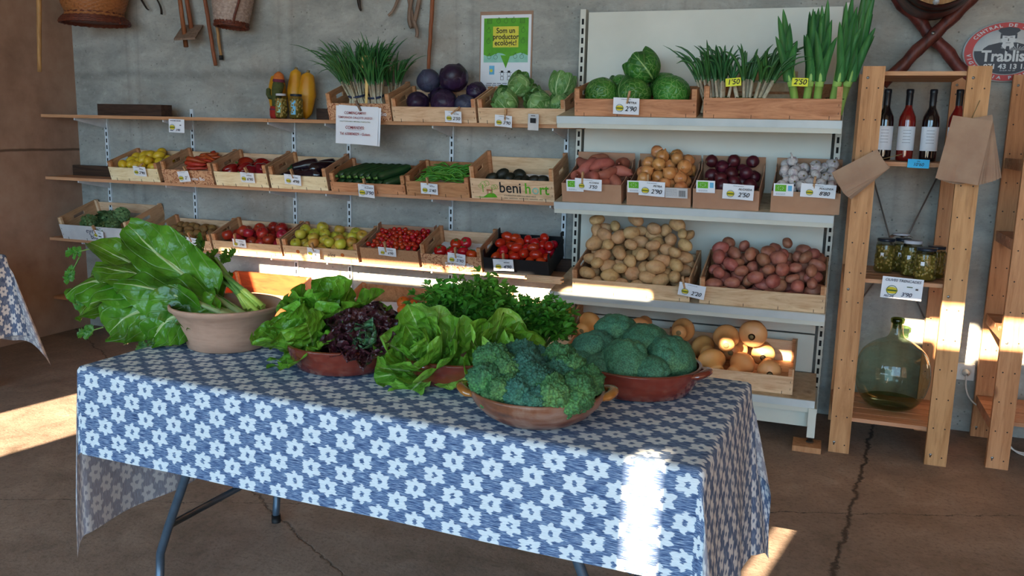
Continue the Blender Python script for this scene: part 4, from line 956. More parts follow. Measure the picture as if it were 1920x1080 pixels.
def cabs(key, spots, **k):
    w, d, Mx = inC(key); g = random.Random(k.pop('sd', 1))
    for i, (x, y, z, s) in enumerate(spots):
        cab(M_=Mx @ Matrix.Translation((x, y, z)) @ Euler((g.uniform(.1, .9), g.uniform(-.6, .6), g.uniform(0, 6))).to_matrix().to_4x4() @ Matrix.Scale(s, 4), seed=i+2, **{q: (v[i % len(v)] if isinstance(v, list) else v) for q, v in k.items()})
cabs('redcab', [(-.135, .09, .085, .95), (.03, .085, .09, 1.1), (.16, .09, .075, .9), (-.10, .19, .185, 1.0), (.06, .19, .20, 1.22), (.185, .20, .12, .85), (-.05, .2, .09, .9)], name='red_cabbage', mat=['redcab', 'redcab', 'redcab2', 'redcab2', 'redcab'], leafmat=['redcab', 'redcab', 'redcab2', 'redcab2'], r=.068, nleaf=3, lift=.35,
     lab=['red cabbage at the left front of its crate', 'big red cabbage at the front centre of its crate', 'bluish red cabbage at the right front of its crate', 'bluish flat-topped red cabbage at the upper left of the heap', 'largest dark red cabbage on top of the heap', 'small bluish red cabbage at the back right of the heap', 'red cabbage buried at the back of the heap'], cat='red cabbage', grp='red cabbages', open_=.0, sd=3)
cabs('caulif', [(-.115, .09, .085, 1.1), (.075, .09, .085, 1.1), (.0, .20, .10, .9), (-.06, .17, .165, 1.05), (.185, .17, .165, 1.15), (-.17, .2, .09, .9), (.19, .10, .08, .9)], name='green_cabbage', mat='greencab', leafmat='cableaf', r=.062, nleaf=6, lift=.55,
     lab=['pale green cabbage at the left front of its crate', 'round pale green cabbage at the right front of its crate', 'dark green cabbage in the middle of the pale cabbages', 'pale green cabbage on top, below the poster', 'pale cabbage with loose leaves at the back right, by the metal shelving', 'pale green cabbage at the back left of its crate', 'pale green cabbage in the right corner of its crate'], cat='cabbage', grp='pale green cabbages', sd=5, open_=.15)
cabs('savoy', [(-.20, .14, .09, 1.0), (-.03, .12, .09, 1.0), (.16, .13, .10, 1.05), (.0, .20, .215, 1.02), (-.12, .26, .10, .9), (.1, .27, .11, .9)], name='savoy_cabbage', mat='savoy', leafmat='savleaf', r=.088, nleaf=[0, 1, 0, 5, 1, 1], lift=.45,
     lab=['savoy cabbage at the left of its crate', 'savoy cabbage in the middle front of its crate', 'savoy cabbage with white veins at the right of its crate', 'savoy cabbage with open outer leaves on top of the others', 'savoy cabbage at the back left of its crate', 'savoy cabbage at the back right of its crate'], cat='savoy cabbage', grp='savoy cabbages', sd=6, open_=.12)
# ---- bunches of onions and leeks
def onion_bunch(name, lab, cat, base, n, r, hw, hl, spread, seed, Mx, grp, wr=.006, lean=0, band='ink_blue'):
    e = E(name, lab, cat, mat=Mx @ Matrix.Translation(base), group=grp); g = random.Random(seed); sh = MB(); lv = MB()
    for i in range(n):
        a = g.uniform(0, 6.28); q = r*math.sqrt(g.random()); x, y = q*math.cos(a), q*math.sin(a); ox, oy = math.cos(a)*q/r, math.sin(a)*q/r
        tx, ty = x*.9+ox*.02*spread+lean*hw, y*.9+oy*.02*spread
        sh.tube([(x*1.25, y*1.25, 0), (x, y, hw*.35), (tx, ty, hw)], [wr*1.5, wr, wr*.85], 7)
        for k in range(g.choice((2, 3))):
            L = hl*g.uniform(.6, 1.1); dx = ox*spread*.055+g.uniform(-.04, .04)*spread+lean*L; dy = oy*spread*.04+g.uniform(-.02, .02)*spread
            dr = g.uniform(0, .05)*spread
            dx *= (1.5 if g.random() < .12 else 1)
            pts = [Vector((tx, ty, hw-.01)), Vector((tx+dx*.25, ty+dy*.3, hw+L*.35)), Vector((tx+dx*.7, ty+dy*.7, hw+L*.75)), Vector((tx+dx*1.4, ty+dy, hw+L-dr*1.4))]
            pp = [bez(pts, t/7) for t in range(8)]; lv.tube(pp, [wr*.85, wr*.95, wr, wr*.95, wr*.85, wr*.7, wr*.45, .0006], 6, flat=.6)
    sh.build('shanks', 'onionwhite', e); lv.build('leaves', 'onionleaf', e)
    MB().lathe([(r*1.16, hw*.42), (r*1.2, hw*.46), (r*1.16, hw*.5)], 20).build('rubber_band', band, e)
    return e
w, d, Mx = inC('calcot')
UP = Matrix.Rotation(R(-13), 4, 'X')
onion_bunch('green_onion_bunch', 'bunch of long green onions at the left of the crate behind the notice', 'onion bunch', (-.075, .13, .02), 34, .045, .16, .25, 1.5, 1, Mx @ Matrix.Translation((0, 0, .02)), 'long green onion bunches', .0065, -.10)
onion_bunch('green_onion_bunch', 'bunch of long green onions beside the yellow label on a stick', 'onion bunch', (.055, .11, .02), 34, .045, .16, .26, 1.3, 2, Mx @ Matrix.Translation((0, 0, .02)), 'long green onion bunches', .0065, .05)
onion_bunch('green_onion_bunch', 'thin bunch of long green onions at the right back of the crate behind the notice', 'onion bunch', (.125, .2, .02), 14, .028, .13, .20, 1.0, 3, Mx @ Matrix.Translation((0, 0, .02)), 'long green onion bunches', .006, .1)
w, d, Mx = inC('leek')
for i, (x, n, ln, nm) in enumerate(((-.295, 8, -.13, 'leftmost'), (-.235, 11, .0, 'with the yellow card'), (-.135, 9, -.05, 'third'), (-.07, 14, .22, 'fourth, nearest the leeks'))):
    onion_bunch('spring_onion_bunch', 'bunch of thin spring onions in the crate with the leeks, '+nm, 'onion bunch', (x, .09, .01), n, .030, .16, .19, 1.25, 10+i, Mx, 'spring onion bunches', .0078, ln, 'felt_green')
def leek(lab, Mx, base, lean, h, seed):
    e = E('leek', lab, 'leek', mat=Mx @ Matrix.Translation(base), group='leeks'); g = random.Random(seed)
    w_ = .013
    MB().tube([(0, 0, 0), (lean*.10, 0, .06), (lean*.22, 0, .13)], [.021, .018, .019], 14).build('shank', 'leekmid', e)
    MB().tube([(lean*.22, 0, .125), (lean*.36, 0, .19), (lean*.45, 0, .22)], [.0192, .023, .026], 14, flat=.7).build('pale_stem', 'leekmid', e)
    for k in range(5):
        m = MB(); s = (k % 2)*2-1; L = (h-.17)*(1, .85, .95, .6, .7)[k]*g.uniform(.92, 1.05); x0 = lean*.36; sp = (.008, .02, .03, .05, .045)[k]
        leaf(m, [(x0+s*.004, -.003*k, .15), (x0+lean*.12+s*.010, -.003*k-.004, .22), (x0+lean*L*.6+s*sp*.6, -.010*k, .17+L*.6), (x0+lean*L*1.1+s*sp, g.uniform(-.05, 0)-.008*k, .17+L*(1 if k < 3 else .93))], .056-.003*k, (-.25*s, -1, .1), .30, .01, 2, 0, 24, 8, k, shape=lambda t: max(0, 1-t**5)**.7*(1.0-.3*t), fold=.1)
        m.build('leaf', 'leekleaf', e)
for i, (x, y, ln, h, nm) in enumerate(((.115, .08, -.12, .47, 'leftmost leek, arching to the left'), (.15, .09, .05, .50, 'leek holding the yellow 2.50 card'), (.20, .08, .03, .50, 'leek in the middle of the group'), (.155, .16, .02, .48, 'leek at the back of the left group'), (.265, .08, .08, .55, 'leek of the right bunch, slightly left'), (.30, .09, .12, .60, 'tallest leek, leaning right at the end of the crate'), (.285, .17, .16, .5, 'leek at the back right of the crate'))):
    leek(nm, Mx, (x, y, .012), ln, h, i)
MB().tube([(x_, y_, .085) for x_, y_ in ((.245, .07), (.28, .055), (.32, .07), (.33, .1), (.28, .115), (.24, .1), (.245, .07))], .0018, 5).build('tie', 'felt_green', CR['leek']['e'])

AYX = lambda px, py: AY(px, py, -.15).x
e = E('slatted_crate', 'weathered white slatted crate standing at the back behind the spring onions', 'crate', (0, 0, 0))
x0, x1 = AYX(1385, 150), AYX(1495, 150)
for k in range(3): MB().box(x0, x1, -.155, -.147, 1.645+.055*k, 1.645+.055*k+.042).build('slat', 'cream_dirty', e)
for x in (x0, x1-.02): MB().box(x, x+.02, -.1465, -.13, 1.60, 1.80).build('corner_post', 'cream_dirty', e)
# ------------------------------------------------------------------ bowls on the table
ZT = TH+.0065
def bowl(px, py, rb, prof, mats, label, handles=(), name='clay_bowl', rot=0):
    P = AZ(px, py, ZT); b = Vector((P.x-CAM.x, P.y-CAM.y, 0)).normalized(); c = P+b*rb
    e = E(name, label, 'bowl', (c.x, c.y, ZT), (0, 0, rot))
    n = len(prof); inner = [(max(r-.009, .001), max(z, .009)) for r, z in prof[::-1]]
    top = prof[-1]; rim = [(top[0]-.001, top[1]+.003), (top[0]-.005, top[1]+.005), (top[0]-.009, top[1]+.002)]
    MB().lathe([(.001, .001)]+prof, 64).build('outer_wall', mats[0], e)
    MB().lathe([prof[-1]]+rim, 64).build('rim', mats[1], e)
    MB().lathe([(top[0]-.009, top[1]+.002)]+inner[1:]+[(.001, .009)], 64).build('inner_wall', mats[2], e)
    for a in handles:
        m = MB(); r = top[0]; z = top[1]
        pts = []
        for k in range(11):
            t = -1+2*k/10; aa = R(a)+t*.26; rr = r-.010+.030*math.cos(t*PI/2)**.6; pts.append((rr*math.cos(aa), rr*math.sin(aa), z-.010+.010*math.cos(t*PI/2)))
        m.tube(pts, [.008]+[.0145]*9+[.008], 14, flat=.75).build('handle', mats[3], e)
    return c
C1 = bowl(428, 664, .125, [(.118, .0), (.126, .004), (.134, .04), (.146, .08), (.158, .105), (.172, .122), (.180, .128), (.181, .138)], ['terra', 'terra', 'terra'], 'unglazed pale terracotta bowl with flared rim holding chard and celery, leftmost on the table', name='terracotta_bowl')
C2 = bowl(645, 708, .135, [(.128, 0), (.140, .006), (.155, .03), (.168, .060), (.172, .078)], ['glaze', 'glaze_rim', 'glaze_rim', 'glaze_rim'], 'glazed red-brown bowl of green batavia and red lettuce, second from the left', (-20, 160))
C3 = bowl(862, 732, .13, [(.122, 0), (.134, .006), (.150, .03), (.164, .058), (.168, .076)], ['glaze', 'glaze_rim', 'glaze_rim', 'glaze_rim'], 'glazed red-brown bowl mostly hidden under two romaine lettuces', (70, 250))
C4 = bowl(1005, 808, .10, [(.085, 0), (.105, .004), (.135, .022), (.158, .045), (.170, .066), (.172, .078)], ['smoked', 'smoked', 'glaze_rim', 'handle_glaze'], 'smoke-darkened clay bowl of curly kale at the front of the table', (18, 198))
C5 = bowl(1195, 756, .14, [(.130, 0), (.145, .006), (.160, .03), (.172, .058), (.176, .078)], ['glaze', 'glaze_rim', 'glaze_rim', 'glaze_rim'], 'glazed red-brown bowl with thick handle holding broccoli, rightmost on the table', (-8, 172))
def V(px, py, y): return AY(px, py, y)
toC = lambda p: (CAM-Vector(p)).normalized()
# ---- chard: every stalk with its blade
ch = E('chard_bunch', 'bunch of big dark green chard leaves leaning out of the terracotta bowl to the left', 'chard', (0, 0, 0))
def chard(tip, mid, W, root=(455, 592, -2.50), cup=.2, ruf=.07, nr=None, fr=3.5, stalk=.25, curl=None):
    r0 = V(*root); m_ = V(*mid); t_ = V(*tip); pts = [r0, r0.lerp(m_, .5), m_, t_] if not curl else [r0, m_, V(*curl), t_]
    n = nr or toC(m_); o = MB()
    leaf(o, pts, W, n, cup, ruf, fr, 0, 34, 20, U(0, 6), stalk=stalk, shape=lambda t: (math.sin(PI*min(1, t**.75*.90+.07))**.55)*(1 if t < .97 else .8))
    disp(o, .0065, 15, U(0, 9)); lf = o.build('leaf', 'chard', ch)
    k = [bez(pts, i/14*.86)-Vector(n)*.004*(1) for i in range(15)]
    sm = MB(); rr = [.017*(1-i/15)**.9+.0022 for i in range(15)]; sm.tube(k, rr, 8, flat=.6); sm.build('midrib', 'chardrib', lf)
D = -2.50
chard((240, 420, D+.02), (300, 490, D-.02), .20, (470, 598, D+.0))
chard((168, 455, D+.10), (275, 505, D+.06), .15, (462, 596, D+.04), nr=(0, -.5, .8))
chard((125, 556, D-.10), (215, 500, D-.02), .19, (450, 600, D), nr=(.1, -.4, 1), cup=-.18, ruf=.08, curl=(150, 520, D-.08))
chard((150, 590, D+.02), (230, 540, D+.02), .20, (455, 598, D), nr=(-.1, -.8, .6), curl=(170, 550, D))
chard((205, 625, D-.08), (290, 560, D-.06), .22, (450, 600, D-.03), nr=(0, -1, .3), cup=.15, ruf=.09, curl=(235, 580, D-.09))
chard((285, 640, D-.13), (340, 575, D-.11), .20, (440, 603, D-.06), nr=(0, -1, .2), cup=.1, ruf=.09, curl=(300, 590, D-.15))
chard((175, 500, D-.06), (270, 505, D-.06), .18, (455, 598, D-.02), nr=(.1, -.6, .9), cup=-.12, ruf=.10)
chard((215, 530, D-.14), (300, 535, D-.12), .18, (450, 600, D-.05), nr=(.2, -.8, .7), cup=-.2, ruf=.12)
chard((300, 500, D+.10), (340, 510, D+.08), .20, (465, 595, D+.04), nr=(.2, -1, .5), cup=.15, ruf=.1)
chard((330, 600, D-.12), (360, 580, D-.10), .15, (435, 605, D-.07), nr=(0, -.7, .8), cup=.1, ruf=.10)
ch2 = MB()
for i in range(4): ch2.tube([V(448+8*i, 602-2*i, D+.01*i), V(520+6*i, 612, D+.03*i)], [.014, .010], 8, flat=.7)
# ---- celery
ce = E('celery_bunch', 'bunch of celery with long green stalks crossing the terracotta bowl behind the chard', 'celery', (0, 0, 0))
for i in range(9):
    y = -2.47+.014*(i % 3); a = V(494-8*(i % 5), 574+6*(i//3), y); b = V(352+13*(i % 5), 474+9*(i//3)+3*(i % 2), y+.05)
    k = [a.lerp(b, t/8)+Vector((0, 0, .012*math.sin(PI*t/8))) for t in range(9)]
    MB().tube(k[1:], [.0105-.0007*t for t in range(8)], 8, flat=.6).build('stalk', 'celerystalk', ce)
    MB().tube(k[:3], [.0115, .0112, .0108], 8, flat=.62).build('cut_end', 'celerycut', ce)
def celery_leaf(base, d, s, seed, par, mat='celeryleaf'):
    g = random.Random(seed); m = MB(); base = Vector(base); d = Vector(d).normalized(); side = d.cross(Vector((0, -1, .3))).normalized()
    st_ = MB().tube([base-d*s*.8, base, base+d*s*.9], [.003, .0022, .0012], 5)
    for k, (al, bb, sz) in enumerate(((.9, 0, 1), (.55, 1, .85), (.55, -1, .85), (.15, 1, .7), (.15, -1, .7))):
        p0 = base+d*s*al; dd = (d+side*bb*.9+Vector((g.uniform(-.25, .25), g.uniform(-.25, .25), g.uniform(-.25, .25)))).normalized(); L = s*.75*sz
        leaf(m, [p0, p0+dd*L*.5, p0+dd*L], L*.85, (g.uniform(-.3, .3), -1, .5), .15, .05, 3, 0, 12, 8, k, shape=lambda t: (math.sin(PI*min(1, t*.9+.08))**.7)*(1+.35*math.sin(t*22)))
    f = m.build('leaflets', mat, par); st_.build('leaf_stem', 'celerystalk', f)
for i, (px, py, y, dx, dz) in enumerate(((330, 480, -2.30, -.3, .9), (355, 468, -2.3, -.6, .5), (385, 500, -2.28, .5, .8), (412, 490, -2.28, .8, .5), (375, 478, -2.3, .2, 1), (400, 520, -2.3, .9, .1), (300, 470, -2.3, -.8, .4), (320, 500, -2.3, -.2, .8), (345, 495, -2.32, .3, 1),
                                          (160, 545, -2.5, -.6, -.9), (178, 618, -2.52, -.9, -.3), (155, 470, -2.4, -.8, -.2), (270, 636, -2.6, -.3, -1), (285, 630, -2.6, .1, -1), (140, 500, -2.45, -.5, -.7))):
    celery_leaf(V(px, py, y), (dx, 0, dz), .052, i, ce)
# ---- lettuces
def lettuce(name, lab, cat, px, py, y, rings, mat, lean, seed, sc=1, heart=None, z=None):
    P = V(px, py, y); 
    if z is not None: P.z = z
    e = E(name, lab, cat, mat=Matrix.Translation(P) @ Euler(lean).to_matrix().to_4x4() @ Matrix.Scale(sc, 4))
    m = MB(); rosette(m, rings, .1, seed=seed); disp(m, .003, 12, seed); m.build('leaves', mat, e)
    MB().blob(.018, .018, .012, 12, 6).build('cut_base', 'onionwhite', e)
    if heart:
        m = MB(); rosette(m, heart[1], .1, seed=seed+3); m.build('heart', heart[0], e)
    return e
# batavia heads leaning out of the second bowl
bat = [(5, 68, .18, .19, 12, .08, .15), (5, 42, .19, .20, 12, .085, .2), (4, 20, .18, .16, 8, .09, .35), (3, 6, .13, .09, 5, .09, .45)]
lettuce('batavia_lettuce', 'bright green batavia lettuce with frilled leaves at the left of the second bowl', 'lettuce', 592, 650, C2.y-.03, bat, 'lettuce', (R(14), R(-30), 0), 21, .92, z=ZT+.035)
lettuce('batavia_lettuce', 'green batavia lettuce standing upright at the back of the second bowl', 'lettuce', 620, 640, C2.y+.07, bat, 'lettuce', (R(-4), R(-4), 1), 22, 1.02, z=ZT+.06)
red = [(9, 66, .085, .075, -14, .16, .45), (9, 46, .085, .075, -16, .16, .5), (8, 28, .085, .07, -14, .15, .6), (6, 12, .08, .06, -8, .14, .6)]
for i, (px, py, y, s, ln, nm) in enumerate(((678, 650, C2.y-.05, 1.0, (.55, -.1, 0), 'front left of the red lettuces'), (722, 640, C2.y-.02, 1.05, (.35, .35, 1), 'red lettuce at the right rim of the second bowl'), (690, 620, C2.y+.07, 1.05, (-.1, .1, 2), 'red lettuce at the back of the second bowl'),
                                            (655, 640, C2.y+.02, .95, (.1, -.2, 4), 'red lettuce in the middle of the second bowl'))):
    lettuce('red_lettuce', 'dark purple-red lettuce head, '+nm if i == 0 else 'dark purple-red head, '+nm, 'lettuce', px, py, y, red, 'redlet', ln, 31+i, s*1.18, z=ZT+.075)
lettuce('red_lettuce', 'small red-tipped lettuce turned to show its pale green heart, front of the second bowl', 'lettuce', 697, 655, C2.y-.075, red[:1], 'redlet', (R(60), R(5), 0), 41, 1.0, ('redlet_heart', [(7, 40, .075, .06, -25, .12, .5), (5, 15, .07, .05, -20, .12, .6)]), z=ZT+.105)
rom = [(6, 62, .15, .15, 6, .035, .15), (6, 54, .165, .155, -12, .04, .25), (6, 34, .17, .14, -16, .045, .35), (5, 17, .16, .11, -12, .05, .5), (3, 5, .12, .07, -6, .06, .7)]
lettuce('romaine_lettuce', 'big bright green romaine lettuce at the left of the third bowl', 'lettuce', 812, 700, C3.y-.055, rom, 'romaine', (R(42), R(-9), 0), 51, 1.05, z=ZT+.035)
lettuce('romaine_lettuce', 'pale green romaine lettuce with a broad cupped leaf behind the kale', 'lettuce', 925, 700, C3.y-.01, rom, 'romaine', (R(38), R(20), 0.6), 52, .98, z=ZT+.035)
# ---- parsley
def parsley(lab, px, py, y, z, R_, Hh, seed, n=95):
    P = V(px, py, y); P.z = z; e = E('parsley_bunch', lab, 'parsley', tuple(P)); g = random.Random(seed); s = MB(); l = MB()
    for i in range(n):
        a = g.uniform(0, 6.28); q = math.sqrt(g.random()); tip = Vector((math.cos(a)*q*R_, math.sin(a)*q*R_*.7, Hh*(1-.35*q*q)*g.uniform(.75, 1.1)))
        k = [Vector((0, 0, 0)), Vector((tip.x*.2, tip.y*.2, tip.z*.5)), tip]; s.tube([bez(k, t/4) for t in range(5)], [.002, .0017, .0014, .001, .0006], 4)
        for j in range(g.choice((5, 6, 7))):
            t = g.uniform(.72, 1.0); p = bez(k, t); d = Vector((g.uniform(-1, 1), g.uniform(-1, 1), g.uniform(-.3, 1))).normalized(); L = g.uniform(.018, .032); sd = d.cross(Vector((g.uniform(-1, 1), g.uniform(-1, 1), 1))).normalized(); q2 = p+d*.008
            for b_ in (-.9, 0, .9):
                dd = (d+sd*b_).normalized(); leaf(l, [q2, q2+dd*L*.5, q2+dd*L-Vector((0, 0, .003))], L*.46, (g.uniform(-.5, .5), g.uniform(-.9, .2), 1), .2, .0, 2, 0, 3, 2, 0, shape=lambda t: (.35, .95, 1.0, .35)[min(3, int(t*3.01))])
    s.build('stems', 'celerystalk', e); l.build('leaflets', 'parsley', e)
parsley('dark green parsley bunch behind the big romaine lettuce', 850, 690, -2.40, ZT+.02, .155, .225, 1, 150)
parsley('parsley bunch in the middle, rising highest behind the lettuces', 900, 690, -2.33, ZT+.01, .14, .25, 2, 120)
parsley('parsley bunch with thin pale stems, right of the others, beside the bananas', 1010, 680, -2.30, ZT+.004, .14, .20, 3, 110)
# ---- kale
def frill(mb, c, rad, seed, sq=(1, 1, .8), det=4):
    b = bmesh.new(); bmesh.ops.create_icosphere(b, subdivisions=det, radius=1); o = Vector((seed*1.7, seed*.9, 0))
    vs = []
    for v in b.verts:
        d = v.co.normalized(); k = 1+.28*noise.noise(d*1.6+o)+.16*noise.noise(d*4.2+o); k += .16*abs(noise.noise(d*8+o))+.13*abs(noise.noise(d*17+o))+.09*abs(noise.noise(d*34+o))
        vs.append((c[0]+d.x*rad*sq[0]*k, c[1]+d.y*rad*sq[1]*k, c[2]+d.z*rad*sq[2]*k))
    b.verts.index_update(); mb.add(vs, [tuple(v.index for v in f.verts) for f in b.faces], 0, True); b.free(); return mb
kz = C4.y
for i, (px, py, y, r_, mt) in enumerate(((925, 672, kz-.02, .045, 0), (955, 690, kz-.05, .042, 0), (915, 712, kz-.08, .045, 0), (948, 725, kz-.11, .036, 0), (980, 665, kz+.03, .042, 1), (990, 690, kz-.03, .045, 1), (975, 735, kz-.12, .040, 1),
                                          (1010, 715, kz-.08, .048, 1), (1015, 680, kz+.05, .045, 1), (1035, 735, kz-.11, .043, 0), (1050, 700, kz-.02, .040, 1), (1048, 668, kz+.06, .042, 0), (1070, 690, kz+.0, .042, 0), (1080, 730, kz-.07, .045, 0), (1100, 712, kz-.01, .040, 0), (1005, 745, kz-.13, .032, 1), (1062, 748, kz-.10, .036, 0), (925, 745, kz-.11, .03, 0))):
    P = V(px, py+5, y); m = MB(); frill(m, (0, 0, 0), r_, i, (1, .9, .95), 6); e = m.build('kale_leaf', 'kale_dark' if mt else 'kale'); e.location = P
    st_ = Vector((C4.x, C4.y, ZT+.03))-P
    MB().tube([(0, 0, 0), tuple(st_*.5), tuple(st_*.9)], [.006, .005, .005], 6).build('stem', 'celerystalk', e)
    tag(e, 'tightly curled green kale leaf in the smoke-darkened bowl' if not mt else 'bluish curled kale leaf in the smoke-darkened bowl', 'kale', 'green kale leaves' if not mt else 'bluish kale leaves')
# ---- broccoli
def broc(px, py, y, r_, lab, seed, yel=False, lean=(0, 0, 0)):
    P = V(px, py, y); m = MB(); g = random.Random(seed)
    m.blob(r_*.97, r_*.97, r_*.76, 70, 44, fn=lambda d: 1+.06*noise.noise(d*3+Vector((seed, 0, 0))))
    for k in range(26):
        a = g.uniform(0, 6.28); el = math.asin(g.uniform(-.35, 1)); d = Vector((math.cos(a)*math.cos(el), math.sin(a)*math.cos(el), math.sin(el))); q = r_*.30*g.uniform(.8, 1.2)
        m.blob(q, q, q*.8, 26, 16, c=(d.x*r_*.74, d.y*r_*.74, d.z*r_*.53))
    disp(m, .0012, 260, seed); disp(m, .0022, 60, seed)
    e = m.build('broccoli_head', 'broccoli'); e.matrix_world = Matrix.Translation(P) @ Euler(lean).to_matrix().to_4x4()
    MB().tube([(0, 0, -r_*.3), (0, 0, -r_*.75), (.003, 0, -r_*1.15)], [r_*.4, .019, .016], 10).build('stalk', 'celerystalk', e)
    return tag(e, lab, 'broccoli')
yb = C5.y
for i, (px, py, y, r_, lab, ln) in enumerate(((1155, 622, yb+.10, .068, 'broccoli head at the top of the heap', (.2, 0, 0)), (1110, 657, yb+.0, .070, 'broccoli head at the upper left of its bowl', (.3, -.4, 0)), (1212, 645, yb+.04, .072, 'broccoli head right of the topmost one', (.3, .2, 0)),
                                              (1172, 680, yb-.09, .068, 'broccoli head with yellowing buds over the front rim', (.9, 0, 0)), (1258, 672, yb-.0, .074, 'large broccoli head at the right of its bowl', (.3, .5, 0)), (1093, 680, yb-.04, .055, 'dark broccoli head against the left rim', (.4, -.6, 0)),
                                              (1125, 692, yb-.10, .052, 'small broccoli head at the front left of its bowl', (.6, -.2, 0)), (1222, 698, yb-.10, .050, 'small broccoli head at the front right of its bowl', (.6, .2, 0)))):
    broc(px, py, y, r_, lab, 60+i, lean=ln)
# ------------------------------------------------------------------ price cards and clothes pegs
def card(px, py, y, w, h, lines, label, rot=0, tilt=17, logo=True, peg=None, mat='paper', name='price_card', bend=.004, grp=None, yaw=0):
    """lines: (text, size, mat, dx, dz)"""
    w, h = (w*1.15, h*1.15) if w < .11 else (w, h)
    P = V(px, py, y); e = E(name, label, 'price card', mat=Matrix.Translation(P) @ Matrix.Rotation(R(yaw), 4, 'Z') @ Matrix.Rotation(R(tilt), 4, 'X') @ Matrix.Rotation(R(rot), 4, 'Y'))
    n = 8; f = lambda x: bend*math.sin(x/w*5+px)*.5-bend*.5
    G = [[(-w/2+w*i/n, f(-w/2+w*i/n)*(1-j), -h/2+h*j) for j in (0, 1)] for i in range(n+1)]
    m = MB().grid(G, 0, True); m.grid([[(x, yy+.0006, z) for x, yy, z in r] for r in G[::-1]], 0, True); m.build('card', mat, e)
    if logo:
        lg = MB().lathe([(h*.0, 0), (h*.20, 0)], 20, 0, Matrix.Translation((-w*.24, -.0062, -h*.12)) @ Matrix.Rotation(R(90), 4, 'X') @ Matrix.Diagonal((1.25, .8, 1, 1)))
        lg.lathe([(h*.21, 0), (h*.235, 0)], 24, 1, Matrix.Translation((-w*.24, -.0063, -h*.12)) @ Matrix.Rotation(R(90), 4, 'X'))
        lg.box(-w*.24-h*.2, -w*.24+h*.2, -.0066, -.0064, -h*.16, -h*.09, 1); lg.build('printed_logo', ['logo_ylw', 'ink_green'], e)
    for s, z, mt, dx, dz in lines:
        if not s: continue
        if s[0] == '~': scribble(e, dx*w, dz*h, len(s)*.012, 1, -.0078, z*h*.35, mat=mt); continue
        text(s, z*h, mt, e, (dx*w, -.007, dz*h), shear=.25, bold=.01, name='handwriting')
    if peg:
        dx, an = peg; q = P+Vector((dx, -.001, h*.5)); pe = E('clothes_peg', 'wooden clothes peg on the '+label.replace('price card reading','card reading'), 'clothes peg', mat=Matrix.Translation(q) @ Matrix.Rotation(R(tilt), 4, 'X') @ Matrix.Rotation(R(an), 4, 'Y'))
        for s in (-1, 1):
            MB().prism([(-.005, -.028), (.005, -.028), (.005, .034), (-.005, .034)], (-.0085 if s < 0 else .0015), (-.0015 if s < 0 else .0085)).build('jaw', 'peg', pe)
        MB().tube([(-.006, -.009, .004), (.006, -.009, .004), (.006, .009, .006), (-.006, .009, .006)], .0012, 5).build('spring', 'steel', pe)
    return e
B = 'ink'; BL = 'ink_blue'
def pc(px, py, row, price, word, label, w=.085, h=.055, rot=3, peg=(.0, -10), **k):
    y = {1: -.362, 2: -.362, 3: -.362}[row]
    return card(px, py, y, w, h, [(word, .17, B, .20, .28), (price, .40, k.pop('ink', B), .20, -.12), ('~~~~', .09, 'ink_grey', .0, .42)], label, rot, peg=peg, **k)
pc(850, 219, 1, "2'50", 'PETRA', 'price card of the red cabbages reading 2.50', peg=(.01, 55))
pc(944, 227, 1, "3'90", 'PETRA', 'price card reading 3.90 pegged to the pale green cabbage crate', rot=5, peg=(.012, 8))
pc(262, 321, 2, "2'90", 'PETRA', 'price card reading 2.90 on the lemon crate', rot=4, peg=(.0, 60))
pc(345, 331, 2, "2'", '', 'price card on the carrot crate, curling at its right edge', w=.075, h=.06, rot=-5, peg=(.02, -18))
pc(464, 333, 2, "6'90", '~~~', 'price card reading 6.90 on the red pepper crate', rot=3, peg=(.0, -18))
pc(549, 337, 2, "4'90", '~~~', 'price card reading 4.90 on the aubergine crate', w=.10, rot=4, peg=(-.0, -10))
pc(687, 358, 2, "3'90", 'ALGAIDA', 'price card reading 3.90 hanging over the courgette crate', w=.09, h=.068, rot=3, peg=(-.01, -5), ink=BL)
pc(805, 354, 2, "5'40", 'PETRA', 'price card reading 5.40 on the green bean crate', w=.09, h=.055, rot=3, peg=(-.008, -5))
pc(185, 440, 3, '~~', '~~', 'price card on the white artichoke crate', w=.07, h=.05, rot=10, peg=(-.03, -15))
pc(361, 453, 3, '~~', '~~~', 'price card on the low kiwi crate', w=.09, h=.045, rot=6, peg=(-.015, -15))
pc(449, 456, 3, "3'90", 'ALGAIDA', 'price card on the red apple crate', w=.085, h=.045, rot=2, peg=(-.03, 5))
pc(588, 474, 3, '~', '~', 'folded price card on the yellow apple crate', w=.075, h=.05, rot=8, peg=(-.0, -12))
pc(726, 472, 3, "6'90", 'ALGAIDA', 'price card reading 6.90 on the cherry tomato tray', w=.10, h=.045, rot=2, peg=(-.01, -5))
pc(856, 485, 3, "5'90", '~~~', 'price card reading 5.90 on the round tomato crate', w=.095, h=.055, rot=5, peg=(-.005, -2), ink=BL)
pc(944, 497, 3, "4'90", '~~~', 'price card reading 4.90 on the black plum tomato tray', w=.105, h=.06, rot=-2, peg=(.0, -1), ink=BL)
def pg(px, py, y, price, word, label, w=.11, h=.06, rot=3, peg=(-.01, 0), **k):
    return card(px, py, y, w, h, [(word, .20, B, .22, .22), (price, .42, B, .18, -.16), ('~~~~', .09, 'ink_grey', .0, .42)], label, rot, peg=peg, **k)
pg(1174, 199, -.535, "2'90", 'PETRA', 'price card reading 2.90 on the savoy cabbage crate', w=.13, h=.08, rot=2, peg=(.01, 12), tilt=10)
pg(1103, 346, -.545, "3'50", 'ALGAIDA', 'price card reading 3.50 on the sweet potato box', w=.14, h=.06, rot=2, peg=(-.03, 3), tilt=16)
